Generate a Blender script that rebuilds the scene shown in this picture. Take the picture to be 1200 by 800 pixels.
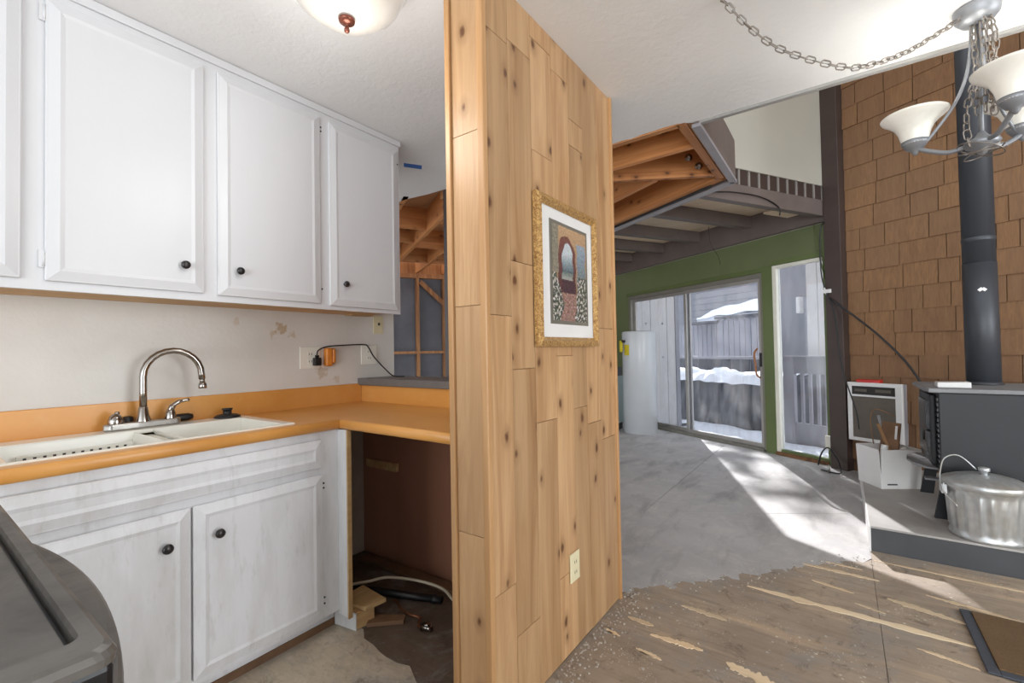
import bpy, bmesh, math, random
from mathutils import Vector, Matrix, noise
random.seed(7)
for o in list(bpy.data.objects): bpy.data.objects.remove(o)
scene = bpy.context.scene
C = scene.collection
rad = math.radians

# ------------------------------------------------------------------ camera
CAM_H = 1.203
yaw, pitch, roll = rad(35.84), math.atan(11 / 533.0), rad(1.03)
f0 = Vector((-math.sin(yaw), math.cos(yaw), 0)); r0 = Vector((math.cos(yaw), math.sin(yaw), 0)); u0 = Vector((0, 0, 1))
fw = f0 * math.cos(pitch) + u0 * math.sin(pitch); u1 = u0 * math.cos(pitch) - f0 * math.sin(pitch)
rt = r0 * math.cos(roll) - u1 * math.sin(roll); up = u1 * math.cos(roll) + r0 * math.sin(roll)
cam_d = bpy.data.cameras.new('camera'); cam = bpy.data.objects.new('camera', cam_d); C.objects.link(cam)
m = Matrix((rt, up, -fw)).transposed().to_4x4(); m.translation = (0, 0, CAM_H)
cam.matrix_world = m
cam_d.sensor_width = 36; cam_d.lens = 533 / 1200 * 36; cam_d.clip_start = 0.02
scene.camera = cam

# ------------------------------------------------------------------ world, sun, large lights, exposure
w = bpy.data.worlds.new('world'); scene.world = w; w.use_nodes = True
bg = w.node_tree.nodes['Background']; bg.inputs[0].default_value = (0.86, 0.93, 1.0, 1); bg.inputs[1].default_value = 2.0
sun_d = bpy.data.lights.new('sun', 'SUN'); sun = bpy.data.objects.new('sun', sun_d); C.objects.link(sun)
az, el = rad(157.5), rad(30.0)
sv = Vector((math.sin(az) * math.cos(el), math.cos(az) * math.cos(el), -math.sin(el)))
sun.rotation_euler = sv.to_track_quat('-Z', 'Y').to_euler(); sun_d.energy = 10; sun_d.angle = rad(.53); sun_d.color = (1, .96, .90)
def area(name, loc, target, sx, sy, power, col=(1, 1, 1)):
    d = bpy.data.lights.new(name, 'AREA'); d.shape = 'RECTANGLE'; d.size = sx; d.size_y = sy; d.energy = power; d.color = col
    o = bpy.data.objects.new(name, d); C.objects.link(o); o.location = loc
    o.rotation_euler = (Vector(target) - Vector(loc)).to_track_quat('-Z', 'Y').to_euler()
area('rear_fill_light', (2.0, -7.0, 1.0), (-0.9, 2.0, 1.8), 5.5, 2.4, 235, (.92, .97, 1))  # added fill light far behind the camera; no window is built there
area('living_fill_light', (4.0, 1.6, 1.8), (-0.8, 3.6, 2.0), 2.2, 2.6, 95, (.94, .98, 1))  # added fill light for the living side, standing in for an unbuilt window
vs = scene.view_settings; vs.view_transform = 'Standard'; vs.look = 'None'; vs.gamma = 1; vs.use_curve_mapping = False
vs.exposure = 0.36

# ------------------------------------------------------------------ materials
def lin(c): return tuple(((v / 255) / 12.92 if v <= 10 else ((v / 255 + .055) / 1.055) ** 2.4) for v in c)
class NT:
    def __init__(s, name):
        s.m = bpy.data.materials.new(name); s.m.use_nodes = True; s.t = s.m.node_tree; s.n = s.t.nodes; s.l = s.t.links
        s.b = s.n['Principled BSDF']; s.out = s.n['Material Output']
    def new(s, typ, **kw):
        nd = s.n.new(typ)
        for k, v in kw.items(): setattr(nd, k, v)
        return nd
    def set(s, sock, v):
        if isinstance(v, bpy.types.NodeSocket): s.l.new(v, sock)
        else: sock.default_value = v
    def coord(s, scale=(1, 1, 1), rnd=0.0, rot=(0, 0, 0)):
        tc = s.new('ShaderNodeTexCoord'); mp = s.new('ShaderNodeMapping'); mp.inputs['Scale'].default_value = scale; mp.inputs['Rotation'].default_value = rot
        v = tc.outputs['Object']
        if rnd:
            oi = s.new('ShaderNodeObjectInfo'); mm = s.new('ShaderNodeVectorMath', operation='MULTIPLY_ADD')
            mm.inputs[0].default_value = (rnd, rnd * 1.7, rnd * .6); s.l.new(oi.outputs['Random'], mm.inputs[1]); s.l.new(v, mm.inputs[2]); v = mm.outputs[0]
        s.l.new(v, mp.inputs['Vector']); return mp.outputs['Vector']
    def noise(s, vec, scale=5, detail=4, rough=.55, dist=0.0):
        nd = s.new('ShaderNodeTexNoise'); s.l.new(vec, nd.inputs['Vector'])
        nd.inputs['Scale'].default_value = scale; nd.inputs['Detail'].default_value = detail; nd.inputs['Roughness'].default_value = rough; nd.inputs['Distortion'].default_value = dist
        return nd.outputs['Fac']
    def voro(s, vec, scale=5, feature='F1', rnd=1.0):
        nd = s.new('ShaderNodeTexVoronoi', feature=feature); s.l.new(vec, nd.inputs['Vector']); nd.inputs['Scale'].default_value = scale; nd.inputs['Randomness'].default_value = rnd
        return nd
    def ramp(s, fac, a, b, ca=(0, 0, 0, 1), cb=(1, 1, 1, 1)):
        r = s.new('ShaderNodeValToRGB'); s.l.new(fac, r.inputs[0]); e = r.color_ramp.elements
        e[0].position = a; e[1].position = b; e[0].color = ca; e[1].color = cb
        return r.outputs[0]
    def mix(s, fac, a, b, blend='MIX'):
        nd = s.new('ShaderNodeMix', data_type='RGBA', blend_type=blend)
        s.set(nd.inputs[0], fac)
        for sock, v in ((nd.inputs[6], a), (nd.inputs[7], b)):
            s.set(sock, v if isinstance(v, bpy.types.NodeSocket) else (*v[:3], 1))
        return nd.outputs[2]
    def math(s, op, a, b=0.0, cl=False):
        nd = s.new('ShaderNodeMath', operation=op, use_clamp=cl); s.set(nd.inputs[0], a); s.set(nd.inputs[1], b); return nd.outputs[0]
    def bump(s, h, strength=.2, dist=.01):
        b = s.new('ShaderNodeBump'); b.inputs['Strength'].default_value = strength; b.inputs['Distance'].default_value = dist
        s.l.new(h, b.inputs['Height']); s.l.new(b.outputs[0], s.b.inputs['Normal'])
    def fin(s, col, rough=.5, metal=0.0):
        s.set(s.b.inputs['Base Color'], col if isinstance(col, bpy.types.NodeSocket) else (*col[:3], 1)); s.set(s.b.inputs['Roughness'], rough); s.b.inputs['Metallic'].default_value = metal
        return s.m

def plain(name, rgb, rough=.5, metal=0.0, var=.12, scale=6, bump=0.0, bscale=60, stretch=(1, 1, 1), rnd=0.0):
    t = NT(name); c = lin(rgb); v = t.coord(stretch, rnd)
    nz = t.noise(v, scale, 5)
    col = t.mix(t.ramp(nz, .3, .7), tuple(x * (1 - var) for x in c), tuple(min(1, x * (1 + var)) for x in c))
    if bump: t.bump(t.noise(v, bscale, 4), bump, .004)
    return t.fin(col, rough, metal)

def wood(name, light, dark, axis='z', rnd=3.0, rough=.45, knots=True, grain=1.0, vary=.22):
    t = NT(name); s = {'x': (.06, 1, 1), 'y': (1, .06, 1), 'z': (1, 1, .06)}[axis]
    v = t.coord(s, rnd); l, d = lin(light), lin(dark)
    n1 = t.noise(v, 14 * grain, 6, .6, 1.2); n2 = t.noise(v, 90 * grain, 4, .6, .3); n3 = t.noise(v, 4, 2)
    col = t.mix(t.ramp(n1, .35, .68), l, d); col = t.mix(t.math('MULTIPLY', t.ramp(n2, .5, .75), .35), col, d)
    col = t.mix(t.math('MULTIPLY', t.ramp(n3, .35, .7), .35), col, tuple(x * .78 for x in l))
    oi = t.new('ShaderNodeObjectInfo'); mr = t.new('ShaderNodeMapRange'); t.l.new(oi.outputs['Random'], mr.inputs[0]); mr.inputs[3].default_value = 1 - vary; mr.inputs[4].default_value = 1 + vary * .5
    col = t.mix(1.0, col, (1, 1, 1), 'MULTIPLY') if False else col
    vm = t.new('ShaderNodeVectorMath', operation='SCALE'); t.l.new(col, vm.inputs[0]); t.l.new(mr.outputs[0], vm.inputs['Scale']); col = vm.outputs[0]
    if knots:
        kv0 = t.coord((1, 1, 1), rnd * 1.3); sx = t.new('ShaderNodeSeparateXYZ'); t.l.new(kv0, sx.inputs[0]); cx_ = t.new('ShaderNodeCombineXYZ')
        lo_, a1_, a2_ = {'x': (0, 1, 2), 'y': (1, 0, 2), 'z': (2, 0, 1)}[axis]
        t.l.new(t.math('ADD', sx.outputs[a1_], sx.outputs[a2_]), cx_.inputs[0]); t.l.new(t.math('MULTIPLY', sx.outputs[lo_], .62), cx_.inputs[1])
        kn = t.noise(cx_.outputs[0], 45, 3); vo = t.new('ShaderNodeTexVoronoi', voronoi_dimensions='2D'); t.l.new(cx_.outputs[0], vo.inputs['Vector']); vo.inputs['Scale'].default_value = 8.5
        sc = t.new('ShaderNodeSeparateColor'); t.l.new(vo.outputs['Color'], sc.inputs[0])
        pres = t.math('MULTIPLY', t.math('LESS_THAN', sc.outputs[0], .38), 1.0); off = t.math('ADD', t.math('MULTIPLY', t.math('SUBTRACT', 1.0, pres), 1.0), t.math('MULTIPLY', sc.outputs[1], .05))
        dd = t.math('ADD', t.math('ADD', vo.outputs['Distance'], off), t.math('MULTIPLY', t.math('SUBTRACT', kn, .5), .13))
        col = t.mix(t.ramp(dd, .10, .30, (.5, .5, .5, 1), (0, 0, 0, 1)), col, tuple(x * .62 for x in d))
        col = t.mix(t.ramp(dd, .06, .13, (1, 1, 1, 1), (0, 0, 0, 1)), col, lin((96, 60, 36)))
    t.bump(n2, .12, .002)
    return t.fin(col, rough)

MAT = {}
MAT['white_paint'] = plain('white cabinet paint', (210, 210, 212), .38, var=.03, scale=3, bump=.06, bscale=140, stretch=(1, 1, .2))
def worn():
    t = NT('worn white paint'); v = t.coord((1, 1, .25)); n = t.noise(v, 5, 6, .65); n2 = t.noise(v, 22, 5, .7)
    c = t.mix(t.ramp(n, .42, .75), lin((224, 224, 227)), lin((196, 194, 192))); c = t.mix(t.math('MULTIPLY', t.ramp(n2, .56, .8), .45), c, lin((160, 154, 146)))
    t.bump(t.noise(v, 120, 3), .06, .003); return t.fin(c, .42)
MAT['worn_white'] = worn()
def wallpaint():
    t = NT('textured white wall'); v = t.coord(); n = t.noise(v, 2.5, 4); f = t.noise(v, 55, 5, .6)
    c = t.mix(t.ramp(n, .3, .7), lin((222, 219, 214)), lin((208, 204, 198)))
    for p, r, k in (((-2.4, 1.24, 1.345), .055, .75), ((-2.4, 1.19, 1.315), .03, .5), ((-2.4, 1.47, 1.10), .06, .5), ((-2.4, 1.30, 1.31), .035, .45), ((-2.4, 1.02, 1.37), .03, .35), ((-2.4, 1.56, 1.06), .04, .4)):
        ds = t.new('ShaderNodeVectorMath', operation='DISTANCE'); t.l.new(v, ds.inputs[0]); ds.inputs[1].default_value = p
        q = t.math('ADD', ds.outputs['Value'], t.math('MULTIPLY', t.math('SUBTRACT', t.noise(v, 45, 4), .5), .10))
        c = t.mix(t.math('MULTIPLY', t.ramp(q, r * .35, r * .6, (1, 1, 1, 1), (0, 0, 0, 1)), k), c, lin((176, 150, 112)))
    t.bump(f, .25, .004); return t.fin(c, .7)
MAT['wall_white'] = wallpaint()
def ceilpaint():
    t = NT('textured ceiling'); v = t.coord(); n = t.noise(v, 30, 6, .65, .6); n2 = t.noise(v, 1.2, 3)
    c = t.mix(t.ramp(n2, .3, .7), lin((240, 240, 239)), lin((232, 232, 231))); t.bump(n, .35, .006); return t.fin(c, .75)
MAT['ceiling'] = ceilpaint()
MAT['orange'] = plain('orange laminate', (224, 148, 62), .32, var=.06, scale=2.2)
def orange():
    t = NT('orange laminate'); v = t.coord((.5, 1, 1)); n = t.noise(v, 3, 4); n2 = t.noise(v, 16, 5, .6)
    c = t.mix(t.ramp(n, .35, .7), lin((222, 160, 86)), lin((208, 144, 70))); c = t.mix(t.math('MULTIPLY', t.ramp(n2, .55, .75), .25), c, lin((226, 180, 122)))
    return t.fin(c, .33)
MAT['orange'] = orange()
MAT['cedar'] = wood('knotty cedar', (198, 160, 118), (162, 120, 80), 'z', 3.0, vary=.17)
MAT['cedar_trim'] = wood('cedar trim', (194, 152, 106), (170, 124, 78), 'z', 2.0, knots=False, vary=.08)
MAT['fir'] = wood('fir joist', (214, 150, 92), (170, 104, 54), 'x', 2.5, .6, True, .8)
MAT['stud'] = wood('stud lumber', (190, 138, 92), (140, 92, 58), 'z', 2.5, .65, False)
MAT['ply_sub'] = wood('subfloor plywood', (206, 160, 116), (170, 120, 80), 'x', 1.0, .7, False, .5)
MAT['plank'] = wood('pale ceiling plank', (236, 216, 188), (218, 192, 158), 'x', 1.0, .6, False, .6)
MAT['scrap'] = wood('raw pine', (206, 172, 122), (176, 138, 92), 'y', 1.0, .6, False)
MAT['brown_panel'] = plain('dark brown panelling', (150, 104, 82), .35, var=.18, scale=3, stretch=(1, 1, .15))
MAT['ledge'] = plain('charcoal laminate ledge', (108, 105, 103), .4, var=.08, scale=20)
MAT['beam'] = plain('brown painted beam', (106, 94, 89), .5, var=.10, scale=5, bump=.1)
MAT['beam_pale'] = plain('dusty brown slat', (136, 128, 122), .6, var=.08)
MAT['post'] = plain('dark brown painted post', (62, 48, 43), .5, var=.12, scale=6, bump=.1)
MAT['trim_grey'] = plain('weathered grey trim', (150, 146, 150), .5, var=.08)
MAT['green'] = plain('olive green wall paint', (104, 113, 74), .5, var=.09, scale=2, bump=.12, bscale=90)
MAT['green_dark'] = plain('olive trim', (94, 106, 60), .45, var=.10, scale=3)
MAT['offwhite'] = plain('off white wall', (172, 167, 155), .7, var=.03, scale=2)
MAT['cream'] = plain('cream trim', (222, 218, 204), .5, var=.06)
MAT['alu'] = plain('aluminium frame', (168, 164, 158), .4, .5, var=.08)
MAT['bronze_alu'] = plain('dull frame', (128, 124, 114), .45, .3, var=.08)
MAT['black'] = plain('black plastic', (26, 26, 28), .4, var=.1)
MAT['knob'] = plain('dark pewter knob', (58, 56, 56), .35, .6, var=.3, scale=60)
MAT['chrome'] = plain('chrome', (158, 152, 146), .16, 1.0, var=.08, scale=30)
MAT['brushed'] = plain('worn plated metal', (172, 170, 166), .3, .9, var=.12, scale=40)
MAT['porcelain'] = plain('white enamel', (236, 234, 224), .2, var=.03, scale=3)
MAT['plate'] = plain('outlet plastic', (236, 234, 224), .35, var=.02)
MAT['almond'] = plain('almond plastic', (222, 212, 176), .35, var=.02)
MAT['slot'] = plain('dark slot', (40, 36, 32), .6)
MAT['bronze'] = plain('bronzed metal', (120, 70, 56), .3, .7, var=.15, scale=20)
MAT['pewter'] = plain('pewter grey metal', (142, 144, 148), .42, .4, var=.10, scale=20)
MAT['chain'] = plain('nickel chain', (142, 134, 126), .35, .7, var=.15, scale=30)
MAT['iron'] = plain('grey stove enamel', (32, 33, 36), .5, .1, var=.12, scale=4, bump=.08)
MAT['iron_dusty'] = plain('dusty stove top', (128, 128, 130), .65, 0, var=.18, scale=5)
MAT['pipe'] = plain('charcoal flue pipe', (62, 64, 69), .45, .2, var=.14, scale=3, stretch=(1, 1, .3))
MAT['card'] = plain('white cardboard', (220, 218, 216), .6, var=.03)
MAT['kraft'] = plain('brown cardboard', (150, 112, 76), .7, var=.12)
MAT['red'] = plain('red plastic', (186, 46, 38), .4)
MAT['yellow'] = plain('yellow label', (206, 186, 34), .5, var=.05)
MAT['heater'] = plain('white heater enamel', (198, 200, 202), .25, var=.02)
MAT['pale_green'] = plain('pale grey green metal', (176, 192, 186), .4, var=.05)
MAT['copper'] = plain('dull copper', (140, 92, 66), .4, .7, var=.2, scale=30)
MAT['cable'] = plain('tan cable', (196, 184, 160), .5, var=.06)
MAT['orange_pad'] = plain('orange plastic', (214, 132, 48), .45, var=.12, scale=25)
MAT['tape'] = plain('blue tape', (58, 108, 186), .6)
MAT['slate'] = plain('slate grey hearth edge', (64, 65, 68), .5, var=.14, scale=5)
MAT['hearth_top'] = plain('dusty hearth board', (164, 160, 156), .7, var=.14, scale=4)
MAT['rug_edge'] = plain('charcoal rug binding', (70, 74, 82), .85, var=.12, scale=60, bump=.3, bscale=250)
MAT['stone_plaster'] = plain('rough plaster', (168, 156, 144), .8, var=.16, scale=5, bump=.5, bscale=25)
MAT['paper'] = plain('black building paper', (96, 98, 106), .55, var=.16, scale=3, bump=.4, bscale=14)
MAT['snow'] = plain('snow', (236, 240, 248), .6, var=.04, scale=5, bump=.3, bscale=18)
MAT['siding'] = plain('grey vertical siding', (194, 190, 186), .6, var=.05, scale=4, stretch=(1, 1, .1))
MAT['siding_dark'] = plain('blue grey siding', (134, 134, 140), .6, var=.08, scale=4, stretch=(1, 1, .1))
MAT['gate'] = plain('grey painted gate', (140, 138, 144), .6, var=.06)
MAT['rail_dark'] = plain('dark grey rail', (68, 68, 74), .6, var=.08)
MAT['tarp'] = plain('slate blue tarpaulin', (44, 48, 58), .45, var=.3, scale=3, bump=.3, bscale=9)
MAT['bark'] = plain('pine bark', (84, 66, 54), .9, var=.2, scale=9)
MAT['needle'] = plain('pine needles', (52, 70, 48), .8, var=.25, scale=6)
MAT['rot'] = plain('rotten sill wood', (120, 84, 54), .85, var=.5, scale=18, bump=.8, bscale=40)
MAT['ac_grille'] = plain('brown grey grille', (92, 84, 74), .6, var=.15, scale=10)
MAT['wood_dark'] = plain('weathered brown board', (112, 82, 58), .7, var=.25, scale=10)

def coir():
    t = NT('brown coir'); v = t.coord(); n = t.noise(v, 180, 3, .7); n2 = t.noise(v, 9, 4)
    c = t.mix(n, lin((62, 46, 30)), lin((136, 108, 74))); c = t.mix(t.math('MULTIPLY', t.ramp(n2, .4, .7), .4), c, lin((96, 72, 44)))
    t.bump(n, .6, .006); return t.fin(c, .95)
MAT['coir'] = coir()
def galv():
    t = NT('galvanised steel'); v = t.coord((1, 1, .6)); vo = t.voro(v, 38); n = t.noise(v, 6, 4)
    c = t.mix(t.ramp(vo.outputs['Distance'], 0, .8), lin((206, 208, 208)), lin((182, 185, 187))); c = t.mix(t.math('MULTIPLY', t.ramp(n, .42, .65), .6), c, lin((166, 158, 144)))
    return t.fin(c, .36, .62)
MAT['galv'] = galv()
def concrete():
    t = NT('grey concrete'); v = t.coord(); n = t.noise(v, 1.4, 6, .65); n2 = t.noise(v, 7, 8, .75, .8); vo = t.voro(v, 30)
    n3 = t.noise(t.coord((1, .35, 1), 0, (0, 0, .6)), 6, 5, .6, .4)
    c = t.mix(t.ramp(n, .3, .7), lin((194, 191, 189)), lin((168, 166, 166))); c = t.mix(t.math('MULTIPLY', t.ramp(n2, .5, .66), .55), c, lin((208, 203, 197)))
    c = t.mix(t.math('MULTIPLY', t.ramp(n3, .5, .72), .55), c, lin((118, 114, 112)))
    sp = t.math('MULTIPLY', t.ramp(vo.outputs['Distance'], .05, .10, (1, 1, 1, 1), (0, 0, 0, 1)), t.ramp(t.noise(v, 3, 3), .5, .6))
    c = t.mix(t.math('MULTIPLY', sp, .6), c, lin((60, 56, 52)))
    t.bump(n2, .15, .004); return t.fin(c, t.ramp(n, .3, .7, (.42, .42, .42, 1), (.6, .6, .6, 1)))
MAT['concrete'] = concrete()
def plyfloor(name, base, alt, tan, axis=(.12, 1, 1), speck=.8):
    t = NT(name); v = t.coord(); vg = t.coord(axis); n = t.noise(v, 2.0, 6, .65, .4); g = t.noise(vg, 34, 7, .7, .9); n2 = t.noise(vg, 7, 5, .6, .5); vo = t.voro(v, 26); vo2 = t.voro(v, 70)
    c = t.mix(t.ramp(n, .32, .68), lin(base), lin(alt)); c = t.mix(t.math('MULTIPLY', t.ramp(g, .45, .7), .6), c, tuple(x * .5 for x in lin(base)))
    c = t.mix(t.math('MULTIPLY', t.ramp(n2, .56, .72), .55), c, lin(tan))
    m1 = t.math('MULTIPLY', t.ramp(vo.outputs['Distance'], .10, .17, (1, 1, 1, 1), (0, 0, 0, 1)), t.ramp(t.noise(v, 3.1, 3), .5, .6))
    m2 = t.math('MULTIPLY', t.ramp(vo2.outputs['Distance'], .12, .2, (1, 1, 1, 1), (0, 0, 0, 1)), t.ramp(t.noise(v, 4.3, 3), .48, .6))
    c = t.mix(t.math('MULTIPLY', t.math('MAXIMUM', m1, m2), speck), c, lin((222, 216, 204)))
    gy = t.noise(v, 3.3, 6, .7, .8); c = t.mix(t.math('MULTIPLY', t.ramp(gy, .5, .62), .45), c, lin((146, 143, 140)))
    dk = t.noise(v, 10, 7, .75, .6); c = t.mix(t.math('MULTIPLY', t.ramp(dk, .56, .68), .6), c, lin((70, 58, 50)))
    t.bump(g, .3, .004); return t.fin(c, .7)
MAT['plyfloor'] = plyfloor('worn plywood floor', (178, 160, 140), (148, 134, 120), (214, 184, 152))
MAT['kitfloor'] = plyfloor('stripped kitchen floor', (206, 192, 170), (172, 154, 132), (222, 210, 192), (.5, 1, 1), .3)
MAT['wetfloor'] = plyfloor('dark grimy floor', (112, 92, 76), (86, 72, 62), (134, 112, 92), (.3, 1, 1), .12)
MAT['handle_wood'] = plain('worn wood handle', (150, 96, 60), .5, var=.15, scale=20)
MAT['lip'] = plain('grey plaster bead', (150, 148, 145), .7, var=.06)
MAT['rubble'] = plain('plaster chips', (170, 162, 152), .85, var=.25, scale=40)
MAT['strip'] = wood('torn veneer', (236, 216, 184), (206, 176, 138), 'x', 2.0, .7, False)
def shingle():
    t = NT('cedar shingle'); v = t.coord((1, 1, .1), 4.0); n = t.noise(v, 22, 5, .6, .4); n2 = t.noise(v, 3, 3)
    c = t.mix(t.ramp(n, .3, .72), lin((146, 108, 72)), lin((116, 82, 54)))
    oi = t.new('ShaderNodeObjectInfo'); c = t.mix(t.math('MULTIPLY', oi.outputs['Random'], .6), c, lin((120, 90, 66))); c = t.mix(t.math('MULTIPLY', t.ramp(n2, .45, .7), .35), c, lin((106, 74, 50)))
    t.bump(n, .3, .003); return t.fin(c, .75)
MAT['shingle'] = shingle()
def stovetop():
    t = NT('dusty black enamel'); v = t.coord(); n = t.noise(v, 5, 6, .65, .5); n2 = t.noise(v, 40, 5, .7)
    c = t.mix(t.ramp(n, .3, .7), lin((104, 100, 95)), lin((72, 69, 66))); c = t.mix(t.math('MULTIPLY', t.ramp(n2, .55, .75), .35), c, lin((58, 54, 52)))
    return t.fin(c, t.ramp(n, .3, .7, (.28, .28, .28, 1), (.5, .5, .5, 1)))
MAT['stovetop'] = stovetop()
MAT['stove_black'] = plain('black glass enamel', (16, 16, 19), .32, var=.2)
def gilt():
    t = NT('gilded carving'); v = t.coord(); n = t.noise(v, 110, 4, .7, 1.0)
    c = t.mix(t.ramp(n, .35, .62), lin((138, 90, 44)), lin((224, 182, 116))); t.bump(n, 1.0, .008); return t.fin(c, .38, .35)
MAT['gilt'] = gilt()
def glass(name, tint, dirt, dcol):
    t = NT(name); v = t.coord((1, 1, .25)); n = t.noise(v, 4, 6, .7, .8)
    tr = t.new('ShaderNodeBsdfTransparent'); tr.inputs[0].default_value = (*tint, 1); gl = t.new('ShaderNodeBsdfGlossy'); gl.inputs['Roughness'].default_value = .03
    df = t.new('ShaderNodeBsdfDiffuse'); df.inputs[0].default_value = (*lin(dcol), 1); tl = t.new('ShaderNodeBsdfTranslucent'); tl.inputs[0].default_value = (*lin(dcol), 1)
    lw = t.new('ShaderNodeLayerWeight'); lw.inputs[0].default_value = .5; frs = t.math('ADD', .035, t.math('MULTIPLY', t.math('POWER', lw.outputs['Facing'], 5.0), .8))
    m1 = t.new('ShaderNodeMixShader'); t.l.new(frs, m1.inputs[0]); t.l.new(tr.outputs[0], m1.inputs[1]); t.l.new(gl.outputs[0], m1.inputs[2])
    ad = t.new('ShaderNodeMixShader'); ad.inputs[0].default_value = .5; t.l.new(df.outputs[0], ad.inputs[1]); t.l.new(tl.outputs[0], ad.inputs[2])
    m2 = t.new('ShaderNodeMixShader'); t.l.new(t.math('MULTIPLY', t.ramp(n, .35, .75), dirt), m2.inputs[0]); t.l.new(m1.outputs[0], m2.inputs[1]); t.l.new(ad.outputs[0], m2.inputs[2])
    t.l.new(m2.outputs[0], t.out.inputs[0]); return t.m
MAT['glass'] = glass('dusty window glass', (.82, .83, .86), .22, (204, 204, 208))
MAT['stove_glass'] = plain('sooty stove glass', (66, 66, 68), .25, var=.35, scale=9)
def lampglass(name, em, col):
    t = NT(name); v = t.coord(); n = t.noise(v, 7, 4, .6, 1.0)
    c = t.mix(t.ramp(n, .35, .7), lin(col), tuple(x * .86 for x in lin(col)))
    t.b.inputs['Emission Color'].default_value = (1, .97, .93, 1); t.b.inputs['Emission Strength'].default_value = em
    return t.fin(c, .22)
MAT['dome'] = lampglass('alabaster dome glass', .16, (190, 184, 174))
MAT['shade'] = lampglass('frosted shade glass', .10, (234, 230, 218))
def attr_mat(name):
    t = NT(name); a = t.new('ShaderNodeAttribute'); a.attribute_name = 'Col'; return t.fin(a.outputs['Color'], .35)
MAT['print'] = attr_mat('garden arch print')

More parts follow.
